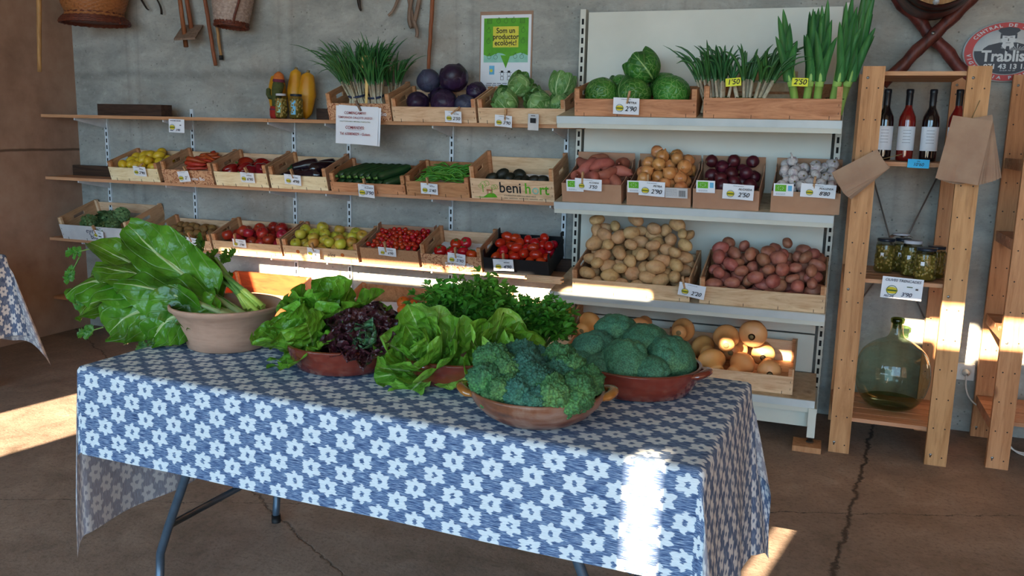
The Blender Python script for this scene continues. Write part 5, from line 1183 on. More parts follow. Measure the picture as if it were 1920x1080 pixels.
pg(1222, 354, -.545, "2'90", 'PETRA', 'price card reading 2.90 on the golden onion box', w=.13, h=.075, rot=2, peg=(-.02, 0), tilt=16)
pg(1384, 360, -.545, "2'50", 'ALGAIDA', 'price card of the dark red onions reading 2.50, on their box', w=.145, h=.075, rot=2, peg=None, tilt=16)
pg(1534, 358, -.545, "8'80", 'POLLENSA', 'price card reading 8.80 on the garlic box', w=.155, h=.065, rot=2, peg=(-.02, 5), tilt=16)
pg(1297, 545, -.585, "2'20", '', 'price card reading 2.20 between the two potato crates', w=.13, h=.07, rot=8, peg=(-.04, -12), tilt=14)
for i, (px, py) in enumerate(((1078, 348), (1193, 350), (1323, 350), (1469, 356))):
    e = E('printed_label', 'white label with green leaf flag on the '+('sweet potato', 'golden onion', 'dark red onion', 'garlic')[i]+' box', 'label', mat=Matrix.Translation(V(px, py, -.532)) @ Matrix.Rotation(R(16), 4, 'X'))
    MB().box(-.045, .045, -.0005, 0, -.031, .031).build('label_paper', 'paper', e); MB().box(-.038, .012, -.0012, -.0007, -.008, .025).build('green_flag', 'lbl_green', e)
    s = MB()
    for k in range(8): a = k/8*2*PI; s.lathe([(0, 0), (.0016, 0)], 6, 0, Matrix.Translation((-.013+.013*math.cos(a), -.0016, .009+.008*math.sin(a))) @ Matrix.Rotation(R(90), 4, 'X'))
    s.build('printed_stars', 'paper', e); scribble(e, -.012, -.018, .045, 2, -.0012, .0018, .005)
    if i in (2, 3): MB().box(.02, .038, -.0012, -.0007, -.005, .022).build('blue_mark', 'post_blue', e)
e = E('printed_label', 'beige label with a barcode on the golden onion box', 'label', mat=Matrix.Translation(V(1268, 362, -.532)) @ Matrix.Rotation(R(16), 4, 'X'))
MB().box(-.055, .055, -.0005, 0, -.026, .026).build('label_paper', 'card_white', e); m = MB()
for k in range(12): m.box(.012+.0028*k, .012+.0028*k+.0009*(1+k % 2), -.0012, -.0007, -.018, .014)
m.build('barcode', 'ink', e)
scribble(e, -.022, .018, .055, 6, -.0012, .0018, .0065)
# cards without logo
def ycard(px, py, y, s, label, rot=-5):
    e = E('price_card', label, 'price card', mat=Matrix.Translation(V(px, py, y)) @ Matrix.Rotation(R(rot), 4, 'Y'))
    MB().box(-.036, .036, -.0006, 0, -.019, .019).build('card', 'paper_ylw', e); text(s, .034, 'ink', e, (0, -.0012, 0), bold=.02, shear=.2, name='handwriting')
ycard(1375, 154, -.475, "1'50", 'small yellow card reading 1.50 on the spring onions'); ycard(1500, 154, -.47, "2'50", 'small yellow card reading 2.50 on the leeks', 2)
P = V(689, 116, -.33); e = E('stick_label', 'pale yellow plastic label on a stick reading 25u 7 euros among the green onions', 'price label', mat=Matrix.Translation(P) @ Matrix.Rotation(R(2), 4, 'Y'))
MB().box(-.034, .034, -.002, 0, -.034, .034).build('plate', 'plastic_ylw', e); MB().prism([(-.011, -.034), (.011, -.034), (.006, -.25), (-.008, -.25)], -.002, 0).build('stake', 'plastic_ylw', e)
text('25uni', .026, 'ink', e, (0, -.003, .014), shear=.2, name='handwriting'); text('7 €', .028, 'ink', e, (.004, -.003, -.014), shear=.2, name='handwriting')
card(331, 236, -.318, .12, .083, [('~~~~~~~', .16, BL, 0, .38), ('~~', .16, BL, -.28, -.36), ("3'90", .24, BL, .12, -.32), ('~', .2, BL, .3, .06)], 'white price card stuck to the edge of the topmost shelf left of the squashes', rot=1, tilt=0, peg=None)
card(1000, 229, -.36, .052, .075, [('~~', .12, 'ink', 0, .4)], 'small grey printed label with a dark photograph below the pale cabbages', rot=2, tilt=8, peg=None, logo=False, mat='card_white', name='printed_label')
MB().box(-.016, .016, -.0064, -.0062, -.004, .022).build('photograph', 'ink', bpy.data.objects['printed_label.005'] if 'printed_label.005' in bpy.data.objects else None)
# large paper notice
P = V(669, 235, -.372); e = E('paper_notice', 'large white paper notice about the onion season hanging from the topmost shelf', 'notice', mat=Matrix.Translation(P) @ Matrix.Rotation(R(1.5), 4, 'Y'))
for k, (dx, dy, rt) in enumerate(((0, 0, 0), (.012, .003, R(2)))):
    w, h = .275, .215; G = [[(-w/2+w*i/10, -.004*math.sin(i*.5)*(1-j/6)+(-.010 if k == 0 else 0)*((1-j/6)**2)*(i/10), -h/2+h*j/6) for j in range(7)] for i in range(11)]
    m = MB().grid(G, 0, True); o = m.build('sheet', 'paper', e); o.location = (dx, dy, 0); o.rotation_euler = (0, rt, 0)
for s, z, sz, mt in (('COMENÇAM!!!!!', .068, .021, 'ink_red'), ('TEMPORADA CALÇOTS 2022/23', .042, .0165, 'ink_red'), ('CALÇOTS ECOLOGICS I AMB SEGELL D\'AGRICULTURA', .020, .0085, 'ink_green'), ('COMANDES:', -.014, .023, 'ink_red'), ('Tel: 630804029 - Guiem', -.050, .021, 'ink_red')):
    text(s, sz, mt, e, (-.004, -.017, z), shear=.15, bold=.015, sx=.95, name='printed_text')
MB().box(-.045, .04, -.0175, -.017, -.0275, -.0265).build('underline', 'ink_red', e)
pe = E('clothes_peg', 'grey weathered clothes peg holding the large paper notice', 'clothes peg', mat=Matrix.Translation(P+Vector((.015, -.004, .108))) @ Matrix.Rotation(R(-30), 4, 'Y'))
for s in (-1, 1): MB().box(-.005, .005, -.009 if s < 0 else .0015, -.0015 if s < 0 else .009, -.03, .034).build('jaw', 'greyw', pe)
MB().tube([(-.006, -.01, .004), (.006, -.01, .004), (.006, .01, .006)], .0012, 5).build('spring', 'steel', pe)
# ------------------------------------------------------------------ poster
a, b, c_ = AY(903, 30, 0), AY(997, 27, 0), AY(901, 171, 0); pw, ph = b.x-a.x, 2.125-1.700; P = Vector(((a.x+b.x)/2+.002, -.004, 1.913))
e = E('poster', 'green and white poster about an ecological producer on the concrete wall', 'poster', (P.x, P.y, P.z), (0, R(0), 0))
hw, hh = pw/2, ph/2
MB().box(-hw-.008, hw+.008, -.001, .003, -hh+.02, hh+.02).build('backing', 'plaster', e); MB().box(-hw, hw, -.004, -.001, -hh, hh).build('sheet', 'paper', e)
m = MB().box(-hw+.018, hw-.016, -.0048, -.0042, .015, hh-.018); m.prism([(-hw+.018, .015)]+[(-hw+.018+(pw-.034)*i/12, .0-.010*math.sin(i*1.1)-.008) for i in range(13)]+[(hw-.016, .015)], -.0048, -.0042); m.prism([(-.03, -.012), (.03, -.012), (.004, -.085)], -.0056, -.0050); m.build('green_field', 'post_green', e)
MB().box(-hw+.018, hw-.016, -.0045, -.0041, -.052, .02).build('teal_field', 'post_teal', e)
MB().box(-.078, .078, -.0056, -.005, .032, .148).build('yellow_panel', 'post_ylw', e)
for s, z in (('Som un', .124), ('productor', .090), ('ecològic!', .056)): text(s, .041, 'ink', e, (0, -.0062, z), bold=.02, sx=.92, name='printed_text')
m = MB(); T90 = Matrix.Rotation(R(90), 4, 'X')
def ring(x, z, r_, t=.0018): m.lathe([(r_-t, 0), (r_, 0)], 16, 0, Matrix.Translation((x, -.0054, z)) @ T90)
for x, z in ((-.045, .178), (.0, .178), (.045, .180), (-.105, .125), (.105, .125), (-.105, .066), (.105, .066), (-.10, -.02), (-.06, -.022), (.06, -.018), (.10, -.02)):
    ring(x, z, .0125); m.box(x-.001, x+.001, -.0056, -.0052, z+.012, z+.021); m.box(x+.001, x+.008, -.0056, -.0052, z+.017, z+.019)
for x in (-.10, .10):
    for k in range(4): m.box(x-.014, x+.014, -.0056, -.0052, .165+.008*k, .167+.008*k)
    m.box(x-.014, x-.012, -.0056, -.0052, .165, .192).box(x+.012, x+.014, -.0056, -.0052, .165, .192)
m.build('printed_icons', 'ink_green', e)
m = MB()
for x in (-.018, .024):
    ring2 = m.lathe([(.009, 0), (.011, 0)], 14, 0, Matrix.Translation((x, -.0052, -.118)) @ T90); m.box(x-.018, x+.018, -.0054, -.005, -.109, -.107).box(x-.008, x+.008, -.0054, -.005, -.107, -.098)
    for q in (-.010, .008): m.box(x+q, x+q+.002, -.0054, -.005, -.150, -.130)
    m.box(x-.010, x+.010, -.0054, -.005, -.132, -.130).box(x-.010, x+.010, -.0054, -.005, -.151, -.149)
m.build('printed_farmers', 'ink', e)
MB().box(-.098, -.066, -.0052, -.0045, -.12, -.07).build('blue_emblem', 'post_blue', e); MB().lathe([(0, 0), (.009, 0)], 16, 0, Matrix.Translation((-.085, -.0056, -.098)) @ T90).build('yellow_emblem', 'post_ylw', e)
scribble(e, -.02, -.170, .20, 3, -.0052, .003, .010, 'ink')
# ------------------------------------------------------------------ round sign of the alarm company
cx = AY(1887, 96, -.02); SR = .178
e = E('advertising_sign', 'round red and white alarm company sign on the wall at the upper right', 'sign', (cx.x+.002, -.025, cx.z-.003)); e.scale = (1.03, 1, .76)
MB().lathe([(0, 0), (SR+.006, 0), (SR+.006, .01), (0, .012)], 64, 0, Matrix.Translation((0, .012, 0)) @ T90).build('plate', 'sign_white', e)
MB().lathe([(SR*.80, 0), (SR, 0)], 64, 0, Matrix.Translation((0, -.0008, 0)) @ T90).build('red_ring', 'sign_red', e)
m = MB(); r0 = SR*.77; pts = [(r0*math.cos(t), r0*math.sin(t)) for t in [R(178)+k*R(184)/30 for k in range(31)]]; zt = pts[0][1]; pts[-1] = (-pts[0][0], zt)
m.prism(pts[::-1], -.0014, -.0009); m.build('navy_field', 'sign_navy', e)
m = MB().prism([(-.105, zt), (-.098, .022), (-.08, .040), (-.035, .056), (.035, .056), (.08, .040), (.098, .022), (.105, zt)][::-1], -.0014, -.0009)
m.prism([(-.030, .112), (.030, .112), (.034, .100), (.0, .095), (-.034, .100)][::-1], -.0026, -.0020)
m.prism([(-.046, .128), (-.038, .142), (0, .150), (.038, .142), (.046, .128), (.032, .112), (-.032, .112)][::-1], -.0026, -.0020)
for sx_ in (-1, 1):
    m.box(min(sx_*.026, sx_*.034), max(sx_*.026, sx_*.034), -.0024, -.0020, .080, .110); m.box(min(sx_*.006, sx_*.017), max(sx_*.006, sx_*.017), -.0024, -.0020, .086, .089)
m.box(-.010, .010, -.0024, -.0020, .052, .0545); m.box(-.002, .002, -.0024, -.0020, .064, .080); m.prism([(-.006, .034), (.006, .034), (.009, .008), (0, .0), (-.009, .008)][::-1], -.0026, -.0023)
m.build('printed_guard', 'sign_navy', e)
MB().prism([(-.030, .108), (.030, .108), (.030, .070), (.018, .046), (0, .040), (-.018, .046), (-.030, .070)][::-1], -.0019, -.0016).build('printed_face', 'sign_white', e)
MB().prism([(-.022, .052), (.022, .052), (.026, .034), (0, .004), (-.026, .034)][::-1], -.0018, -.0015).build('printed_collar', 'sign_white', e)
m = MB()
for k in range(11):
    a_ = R(10+k*16); L = .045+.03*(k % 2); x0 = .040; m.prism([(x0, zt+.002), (x0+L*math.cos(a_-.035), zt+.002+L*.55*math.sin(a_-.035)), (x0+L*math.cos(a_+.035), zt+.002+L*.55*math.sin(a_+.035))], -.0022, -.0019)
m.build('printed_rays', 'sign_white', e)
text('Trablisa', .094, 'sign_white', e, (.0, -.0026, zt-.034), bold=.03, sx=.70, name='printed_name'); text('971 43 13 13', .042, 'sign_white', e, (0, -.0026, zt-.096), bold=.03, sx=.82, name='printed_number')
text('D.G.P. Nº 37', .012, 'sign_white', e, (.01, -.0026, zt-.120), name='small_print')
def arc(s, r_, a0, a1, up=True):
    for i, ch_ in enumerate(s):
        if ch_ == ' ': continue
        a_ = R(a0+(a1-a0)*i/(len(s)-1)); rt = PI/2-a_ if up else -PI/2-a_
        text(ch_, .026, 'sign_white', e, (r_*math.cos(a_), -.0024, r_*math.sin(a_)), rot=rt, bold=.03, name='printed_letter')
arc('CENTRAL DE ALARMAS', SR*.90, 148, 22); arc('VIGILANCIA PERMANENTE', SR*.90, 188, 352, False)
# ------------------------------------------------------------------ barrel on a crossed stand
P = V(1753, -38, -.16); e = E('barrel', 'small old wooden barrel hanging on the crossed branches at the upper right', 'barrel', (P.x, -.30, P.z))
T = Matrix.Rotation(R(-90), 4, 'X'); rb = .165
pr = [(rb*.93, -.14), (rb*1.0, -.08), (rb*1.05, 0), (rb*1.08, .08), (rb*1.05, .2), (rb*.93, .29)]
MB().lathe(pr, 40, 0, Matrix.Rotation(R(-90), 4, 'X')).build('staves', 'xwood', e)
MB().lathe([(0, -.127), (rb*.9, -.127)], 40, 0, T).build('head', 'stick2', e)
for z in (-.13, -.06, .2): MB().lathe([(rb*(1.0 if z < -.1 else 1.04), z), (rb*(1.03 if z < -.1 else 1.055), z+.03)], 40, 0, T).build('hoop', 'iron', e)
MB().lathe([(.008, 0), (.014, .01), (.006, .02), (.006, .04), (.010, .045), (0, .05)], 12, 0, Matrix.Translation((-.01, -.125, -rb*.84)) @ Matrix.Rotation(R(90), 4, 'X')).build('tap', 'galv', e)
e2 = E('crossed_branches', 'two crossed dark varnished branches forming the stand under the barrel', 'stand', (0, 0, 0))
def branch(p, q, y0, y1, n=20, r_=.030, sd=0):
    a, b = V(p[0], p[1], y0), V(q[0], q[1], y1); k = [a.lerp(b, i/n)+Vector((.004*math.sin(i*1.1+sd), 0, .004*math.cos(i*.9+sd))) for i in range(n+1)]
    MB().tube(k, [r_*(1+.08*math.sin(i*1.9+sd)) for i in range(n+1)], 12).build('branch', 'xwood', e2)
branch((1660, -30), (1830, 160), -.075, -.07, sd=0); branch((1850, -30), (1655, 158), -.125, -.13, sd=2)
MB().lathe([(0, .004), (.008, .003), (.009, 0)], 12, 0, Matrix.Translation(V(1750, 62, -.168)) @ Matrix.Rotation(R(90), 4, 'X')).build('bolt', 'steel', e2)
# ------------------------------------------------------------------ wicker baskets
def wicker(name, lab, px, py, y, prof, mats, n=44, row=.011, amp=.0045, coils=(), lean=(0, 0, 0), strap=None):
    P = V(px, py, y); e = E(name, lab, 'basket', tuple(P), lean); 
    z0, z1 = prof[0][1], prof[-1][1]; nr = int((z1-z0)/row*3)
    def rad(z):
        for (r0_, a_), (r1_, b_) in zip(prof, prof[1:]):
            if a_ <= z <= b_+1e-6: return r0_+(r1_-r0_)*(z-a_)/(b_-a_)
        return prof[-1][0]
    G = []
    for i in range(nr+1):
        z = z0+(z1-z0)*i/nr; rw = int((z-z0)/row); q = ((z-z0)/row) % 1; G.append([((rad(z)+amp*math.sin(PI*j/2*1.0+PI*rw)*math.sin(PI*q)+.0012*math.sin(PI*q))*math.cos(2*PI*j/(n*2)), (rad(z)+amp*math.sin(PI*j/2+PI*rw)*math.sin(PI*q)+.0012*math.sin(PI*q))*math.sin(2*PI*j/(n*2)), z) for j in range(n*2)])
    MB().grid(G, 0, True, None, True).build('woven_wall', mats[0], e); MB().lathe([(0, z0+.004), (prof[0][0], z0+.004)], 40).build('base', mats[1], e)
    for (r_, z, t) in coils:
        k = [((r_+.002*math.sin(j*2.5))*math.cos(2*PI*j/72), (r_+.002*math.sin(j*2.5))*math.sin(2*PI*j/72), z+.003*math.sin(j*2.5+1)) for j in range(73)]; MB().tube(k, t, 7).build('rim_coil', mats[1], e)
    if strap: MB().tube(strap, .007, 8).build('handle', mats[1], e)
    return e
wicker('wicker_basket', 'wide brown wicker basket hanging upside down at the top left', 178, 40, -.24, [(.205, -.005), (.185, .02), (.172, .05), (.19, .09), (.205, .14), (.21, .22)], ('wicker', 'wicker_dk'), coils=((.208, -.012, .009), (.204, -.002, .009), (.196, .010, .008), (.186, .020, .007), (.172, .045, .005)),
       strap=[(-.172, -.05, .05), (-.2, -.06, .09), (-.222, -.06, .14), (-.225, -.06, .22)])
wicker('wicker_basket', 'pale round wicker basket with dark rim hanging right of the tool handles', 434, 48, -.16, [(.098, 0), (.105, .04), (.116, .10), (.124, .16), (.13, .22)], ('wicker_lt', 'wicker_dk'), n=32, row=.009, coils=((.100, -.006, .008), (.097, .004, .008), (.10, .014, .006)), strap=[(.07, -.075, .0), (.085, -.085, .05), (.105, -.08, .12), (.12, -.08, .22)], lean=(R(-4), R(2), 0))
# ------------------------------------------------------------------ old tools hanging on the wall
def stick(name, lab, p, q, y0, y1, r0_, r1_, mat, cat='tool', extra=None, grp=None):
    a, b = V(p[0], p[1], y0), V(q[0], q[1], y1); n = 10; c = (a+b)/2; e = E(name, lab, cat, tuple(c))
    k = [a.lerp(b, i/n)-c+Vector((.0015*math.sin(i*2.1), 0, 0)) for i in range(n+1)]; MB().tube(k, [r0_+(r1_-r0_)*i/n for i in range(n+1)], 10).build('shaft', mat, e)
    if extra: extra(e, a-c, b-c)
    return e
stick('wooden_pole', 'wooden pole hanging on the tan wall at the far left', (73, -30), (74, 135), -.55, -.55, .016, .012, 'stick2')
e = E('wooden_stool', 'old wooden tool with two legs and a small board hanging at the top left', 'tool', (0, 0, 0))
MB().tube([V(334, -25, -.09), V(349, 88, -.12)], [.013, .015], 10).build('leg', 'stick', e); MB().tube([V(346, -25, -.05), V(360, 60, -.05)], [.013, .015], 10).build('leg', 'stick', e)
q = [V(326, 76, -.17), V(366, 74, -.17), V(381, 50, -.02), V(343, 50, -.02)]; up = Vector((0, 0, .012))
MB().add([tuple(v) for v in q]+[tuple(v+up) for v in q], [(0, 3, 2, 1), (4, 5, 6, 7), (0, 1, 5, 4), (1, 2, 6, 5), (2, 3, 7, 6), (3, 0, 4, 7)]).build('board', 'greyw', e)
stick('wooden_walking_stick', 'reddish wooden stick hanging left of the pale wicker basket', (380, -30), (404, 123), -.05, -.04, .013, .012, 'stick', 'stick')
stick('wooden_walking_stick', 'pale wooden cane with a black rubber tip behind the pale wicker basket', (396, -30), (414, 104), -.035, -.03, .010, .010, 'stick2', 'stick', lambda e, a, b: MB().tube([b, b+(b-a).normalized()*.028], [.0125, .0135], 10).build('rubber_tip', 'rubber', e))
stick('wooden_walking_stick', 'long reddish stick hanging alone left of the poster', (813, -30), (803, 129), -.05, -.04, .013, .010, 'stick', 'stick')
def curve_tool(name, lab, pts, y, r, mat, cat='tool'):
    P = [V(a, b, y) for a, b in pts]; c = P[0].copy(); k = [bez([p-c for p in P], t/14) for t in range(15)]; o = MB().tube(k, r if not isinstance(r, tuple) else [r[0]+(r[1]-r[0])*t/14 for t in range(15)], 8, flat=.6).build(name, mat); o.location = c; return tag(o, lab, cat)
curve_tool('old_sickle', 'dark hooked iron tool hanging right of the wide wicker basket', [(258, -12), (268, 2), (275, 20), (279, 18)], -.04, (.012, .006), 'iron')
curve_tool('old_sickle', 'small curved blade hanging between the wide basket and the wooden board tool', [(288, -12), (297, 5), (303, 10), (303, 27)], -.04, (.005, .010), 'iron')
curve_tool('pruning_knife', 'dark curved knife blade at the top edge above the green onions', [(671, -20), (672, 0), (673, 14), (677, 20)], -.03, (.016, .006), 'iron')
curve_tool('wooden_hook', 'grey curved branch hook hanging above the red cabbages, leftmost', [(748, -14), (744, 10), (738, 20), (728, 29)], -.03, (.011, .007), 'greyw')
e = E('wooden_harness', 'grey forked wooden yoke hanging beside the long reddish stick', 'tool', (0, 0, 0))
for pts, y, r_ in (([(763, -20), (766, 2), (773, 20), (775, 52)], -.03, .011), ([(774, -20), (768, 20), (763, 38), (772, 52)], -.035, .013), ([(788, -20), (784, 18), (778, 32), (776, 48)], -.03, .013), ([(775, 38), (780, 50), (784, 58), (781, 70)], -.04, .011)):
    MB().tube([bez([V(a, b, y) for a, b in pts], t/12) for t in range(13)], r_, 8, flat=.6).build('prong', 'greyw', e)
# ------------------------------------------------------------------ squashes, cactus and jars on the topmost shelf
ZS = SH[1]+.0005
def ysq(px, y, h, r_, lab, lean, seed):
    P = V(px, 225, y); prof = []
    for k in range(19):
        t = k/18; r = r_*(math.sin(PI*min(1, t*.55+.05))**.45 if t < .5 else 1-.42*((t-.5)/.5)**1.3)*(1 if t < .92 else math.sqrt(max(.02, 1-((t-.92)/.082)**2)))
        prof.append((max(.002, r*(math.sqrt(min(1, t/.10)) if t < .10 else 1)), h*t))
    m = MB().lathe(prof, 28); m.v = [(x*(1+.025*math.cos(8*math.atan2(y_, x))), y_*(1+.025*math.cos(8*math.atan2(y_, x))), z) for x, y_, z in m.v]; disp(m, .004, 7, seed)
    o = m.build('yellow_squash', 'squash_ylw'); o.location = (P.x, y, ZS+.002); o.rotation_euler = lean; MB().tube([(0, 0, h*.99), (.003, 0, h+.012)], [.012, .009], 8).build('stem', 'stem', o); return tag(o, lab, 'squash')
ysq(553, -.10, .305, .050, 'tall orange-yellow squash standing in the middle behind the jars', (R(-4), 0, 0), 1); ysq(574, -.13, .285, .055, 'orange-yellow squash standing at the right behind the dark-lidded jar', (R(-3), R(2), 0), 2); ysq(522, -.09, .275, .060, 'orange-yellow squash half hidden behind the felt cactus', (R(-4), R(-3), 0), 3)
P = V(517, 225, -.20); e = E('felt_cactus', 'green felt cactus ornament in a red pot with a purple band', 'ornament', (P.x, -.20, ZS), (0, R(4), 0))
MB().lathe([(.001, 0), (.030, .001), (.036, .02), (.038, .05), (.034, .075), (.001, .078)], 24).build('pot', 'felt_red', e); MB().lathe([(.0385, .052), (.0375, .062)], 24).build('band', 'felt_pur', e)
MB().tube([(0, 0, .07), (0, 0, .12), (.003, 0, .17), (.012, 0, .21), (.013, 0, .235)], [.024, .028, .034, .036, .02], 16).build('stem', 'felt_green', e)
MB().tube([(-.02, -.004, .125), (-.046, -.004, .128), (-.056, -.004, .145), (-.056, -.004, .175), (-.055, -.004, .182)], [.012, .014, .015, .014, .006], 12).build('arm', 'felt_green', e)
MB().lathe([(.036, .222), (.037, .228), (.034, .24)], 20, 0, Matrix.Translation((.012, 0, 0))).lathe([(.034, .24), (.028, .268), (.010, .283), (.001, .286)], 20, 1, Matrix.Translation((.012, 0, 0))).build('hat', ['felt_pur', 'felt_org'], e)
def jar(P, r_, h, lid, lab, lbl=None, rot=0, olab='olives', grp=None, tagm='paper'):
    e = E('jar', lab, 'jar', tuple(P), (0, 0, rot), grp)
    MB().lathe([(.001, .002), (r_*.9, .001), (r_, .008), (r_, h*.80), (r_*.93, h*.87), (r_*.85, h*.90), (r_*.85, h*.94)], 32).build('glass', 'glass', e)
    m = MB().lathe([(.001, .006), (r_*.93, .006), (r_*.93, h*.80), (.001, h*.81)], 40); g = random.Random(int(P[0]*1000))
    for k in range(120):
        a = g.uniform(0, 6.28); z = g.uniform(.014, h*.78); m.blob(.0085, .0085, .010, 8, 6, c=(math.cos(a)*r_*.86, math.sin(a)*r_*.86, z))
    tag(m.build('olives', 'olive', e), kind='stuff')
    MB().lathe([(r_*.90, h*.915), (r_*.92, h*.92), (r_*.92, h*.995), (r_*.86, h), (.001, h-.001)], 32).build('lid', lid, e)
    if lbl:
        a0, a1, z0, z1, mt = lbl; MB().grid([[((r_+.0006)*math.cos(a0+(a1-a0)*i/8), (r_+.0006)*math.sin(a0+(a1-a0)*i/8), z) for z in (z0*h, z1*h)] for i in range(9)]).build('label', mt, e)
    return e
P = V(528, 226, -.255); jar((P.x, -.255, ZS), .034, .150, 'lid_white', 'jar with a white lid and a blue-green label in front of the felt cactus', (-1.85, -1.05, .25, .72, 'post_teal'))
P = V(556, 226, -.255); jar((P.x, -.255, ZS), .038, .148, 'lid_dark', 'jar with a dark lid and a pale blue label in front of the squashes', (-1.95, -1.1, .18, .72, 'post_blue'))
zj = .8415
for px, py, y, r_, h, lid, lab in ((1657, 500, -.32, .043, .165, 'lid_dark', 'olive jar with a small white tag, leftmost on the pine rack'), (1690, 492, -.27, .040, .165, 'lid_dark', 'olive jar half hidden between two others on the pine rack'), (1707, 505, -.38, .044, .168, 'lid_white', 'tall olive jar with a white lid on the pine rack'),
                                  (1733, 515, -.50, .046, .150, 'lid_dark', 'front olive jar with a dark blue lid on the pine rack'), (1752, 510, -.40, .042, .150, 'lid_dark', 'rightmost olive jar with a dark blue lid, behind the front one')):
    jar((V(px, py, y).x, y, zj), r_, h, lid, lab, (-2.1, -1.75, .48, .60, 'paper'), grp=None)
P = V(1690, 436, -.27); e = E('jar_lid_cover', 'folded brown paper and white lid lying on top of the olive jars', 'paper', (P.x, -.285, zj+.1655), (0, 0, .2))
m = MB().grid([[(-.05+.10*i/8, -.03+.06*j/4, .004+.012*abs(math.sin(i*.8))) for j in range(5)] for i in range(9)]); m.build('paper', 'bag', e); MB().lathe([(0, .017), (.038, .016), (.039, .022), (0, .024)], 24).build('lid', 'lid_white', e)
# ------------------------------------------------------------------ wine
def bottle(px, y, dark, lab, grp, lw='paper'):
    x = V(px, 290, y).x; e = E('wine_bottle', lab, 'bottle', (x, y, 1.3755), (0, 0, 0), grp)
    MB().lathe([(.001, .004), (.030, .001), (.037, .006), (.0375, .02), (.0375, .185), (.035, .205), (.026, .225), (.0165, .245), (.0145, .262), (.0145, .30)], 32).build('glass', 'wine_dark' if dark else 'wine_rose', e)
    MB().lathe([(.0152, .248 if dark else .257), (.0156, .31), (.0168, .313), (.0168, .328), (.0135, .331), (.001, .331)], 24).build('capsule', 'capsule', e)
    n = 12; a0, a1 = -PI*.93, -PI*.07; MB().grid([[(.0379*math.cos(a0+(a1-a0)*i/n), .0379*math.sin(a0+(a1-a0)*i/n), z) for z in (.050, .160)] for i in range(n+1)]).build('label', lw, e)
    scribble(e, 0, .142, .034, 5, -.0384, .0022, .014)
bottle(1654, -.33, True, 'dark wine bottle half hidden behind the left post', None); bottle(1695, -.33, False, 'rose wine bottle, second from the left', None); bottle(1739, -.33, True, 'dark wine bottle with a white label between two rose bottles', None); bottle(1788, -.33, False, 'rose wine bottle partly covered by the hanging brown paper bags', None)
e = E('price_card', 'small blue price card reading 10.60 on the edge of the wine shelf', 'price card', mat=Matrix.Translation(V(1722, 307, -.585)) @ Matrix.Rotation(R(1), 4, 'Y')); MB().box(-.044, .044, -.0006, 0, -.019, .019).build('card', 'paper_blue', e); text("10'60", .02, 'ink', e, (0, -.0012, -.004), bold=.01, shear=.2, name='handwriting'); scribble(e, 0, .011, .014, 1, -.0012, .003, mat='ink')
card(1691, 541, -.588, .172, .098, [('OLIVES TRENCADES', .17, BL, 0, .36), ('~~', .12, 'ink_green', .18, .10), ("PES DE", .14, BL, -.30, -.40), ("3'90", .27, BL, .12, -.28), ('~', .24, B, .36, .02)], 'large white price card for crushed olives under the olive jars', rot=2, tilt=0, peg=None)
# ------------------------------------------------------------------ carboy
P = V(1668, 745, -.30); e = E('glass_carboy', 'big green glass carboy standing on the bottom of the pine rack', 'carboy', (P.x, -.315, .1705))
rc = .172; pr = [(.001, .010), (.06, .004), (.09, .006), (.125, .03), (.155, .08), (.170, .14), (rc, .18), (.168, .22), (.152, .27), (.125, .305), (.085, .333), (.05, .35), (.034, .368), (.028, .40), (.025, .44)]
pr = [(max(a, .001), b) for a, b in pr]
fine = []
for i in range(len(pr)-1):
    p0 = pr[max(0, i-1)]; p1 = pr[i]; p2 = pr[i+1]; p3 = pr[min(len(pr)-1, i+2)]
    for s in range(4):
        t = s/4; cm = lambda a, b, c, d: .5*((2*b)+(-a+c)*t+(2*a-5*b+4*c-d)*t*t+(-a+3*b-3*c+d)*t**3); fine.append((max(.001, cm(p0[0], p1[0], p2[0], p3[0])), cm(p0[1], p1[1], p2[1], p3[1])))
fine.append(pr[-1]); MB().lathe(fine, 56).build('glass', 'glass_green', e)
MB().lathe([(.026, .425), (.031, .43), (.032, .448), (.027, .452), (.022, .45), (.021, .40)], 28).build('lip', 'glass_base', e)
MB().lathe([(.001, .0085)]+[(r*.985, z+.003) for r, z in fine if z < .045 and r > .02], 48).build('dark_bottom', 'glass_base', e)
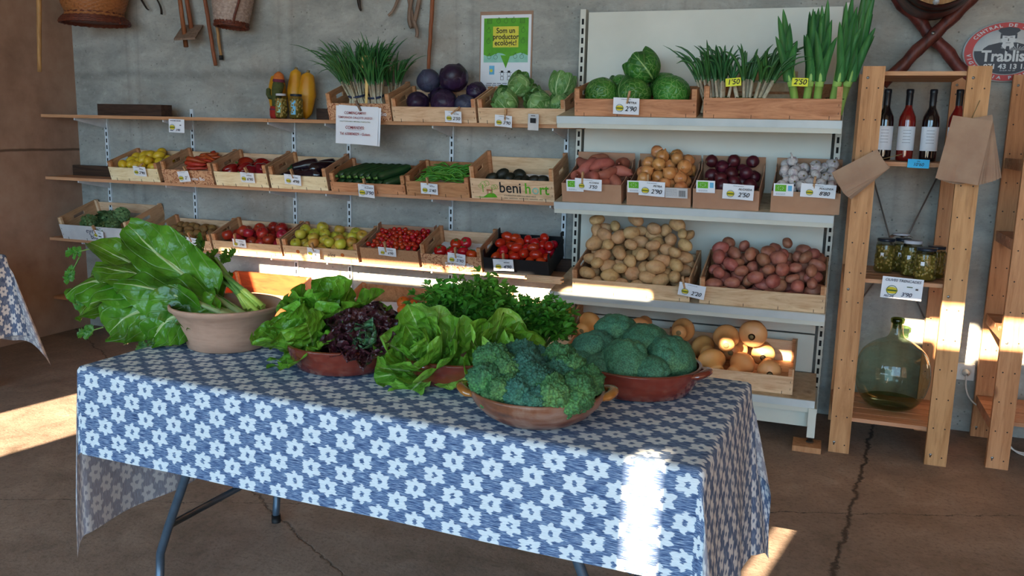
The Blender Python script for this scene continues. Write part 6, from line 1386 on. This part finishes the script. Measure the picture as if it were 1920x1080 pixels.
# ------------------------------------------------------------------ brown paper bags
def bags(lab, px, py, y, w, h, n, spread, rot, ax=0):
    P = V(px, py, y); e = E('paper_bags', lab, 'paper bags', tuple(P), (0, rot, 0))
    for k in range(n):
        o = MB(); a = spread*(k/(n-1)-.5); G = []
        for i in range(9):
            G.append([((-w/2+w*i/8)*(1+.08*(j/8)), -.0035*k-.008*math.sin(i*.8+k)*(j/8)-.03*(j/8)*(k/n), -h*j/8) for j in range(9)])
        o.grid(G, 0, True).grid([[(x, y_+.0015, z) for x, y_, z in r_] for r_ in G[::-1]], 0, True); q = o.build('bag', 'bag', e); q.rotation_euler = (0, a, 0)
    MB().tube([(0, .0, 0), (.012, .012, .03), (.03, .03, .075)], .0018, 5).build('string', 'stem', e)
    return e
bags('thick sheaf of brown paper bags hanging from the right post of the pine rack', 1822, 222, -.635, .155, .27, 9, .36, R(-2)); bags('small sheaf of brown paper bags hanging slantwise from the left post', 1655, 298, -.635, .10, .21, 6, .2, R(52))
# ------------------------------------------------------------------ socket and cable
P = V(1809, 695, 0); e = E('wall_socket', 'white wall socket low between the two pine racks', 'socket', (P.x-.005, -.001, P.z)); MB().box(-.075, .045, -.028, 0, -.042, .042).build('box', 'white_plastic', e); MB().lathe([(.0, -.0), (.026, 0), (.028, .003), (.030, 0)], 24, 0, Matrix.Translation((.005, -.029, 0)) @ T90).build('socket_face', 'white_plastic', e)
q = e.location.copy()+Vector((.005, -.03, 0)); k = [q+Vector((0, -.03, 0)), q+Vector((.0, -.04, -.08)), q+Vector((.0, -.03, -.13)), q+Vector((.05, -.04, -.19)), q+Vector((.10, -.08, -.175)), q+Vector((.16, -.25, -.14)), q+Vector((.35, -.3, -.19)), q+Vector((.55, -.33, -.28)), q+Vector((.8, -.3, -.27))]
cc = [bez(k, t/40) for t in range(41)]; o = E('power_cable', 'white power cable running from the socket behind the right rack', 'cable', tuple(q)); MB().tube([p-q for p in cc], .0038, 7).build('cord', 'white_plastic', o); MB().lathe([(.017, 0), (.018, .02), (.008, .036), (.004, .045)], 16, 0, T90).build('plug', 'white_plastic', o)
for i, dz in enumerate((.005, .03)):
    pts = [V(1878, 800+12*i, -.3), V(1890, 850, -.25), V(1905, 858-8*i, -.3), V(1935, 862-12*i, -.3)]; pts = [Vector((p.x, p.y, max(p.z, .006))) for p in pts]; c0 = pts[0].copy(); o = MB().tube([bez([p-c0 for p in pts], t/16) for t in range(17)], .004, 7).build('power_cable', 'white_plastic'); o.location = c0; tag(o, ('lower' if i else 'upper')+' white cable loop behind the foot of the right rack', 'cable')
# things on the right rack
tag(MB().box(0, .35, 0, .3, 0, .16).build('dark_box', 'darkw', None, (.95, -.42, 1.0505)), 'dark wooden box on a shelf of the right rack', 'box')
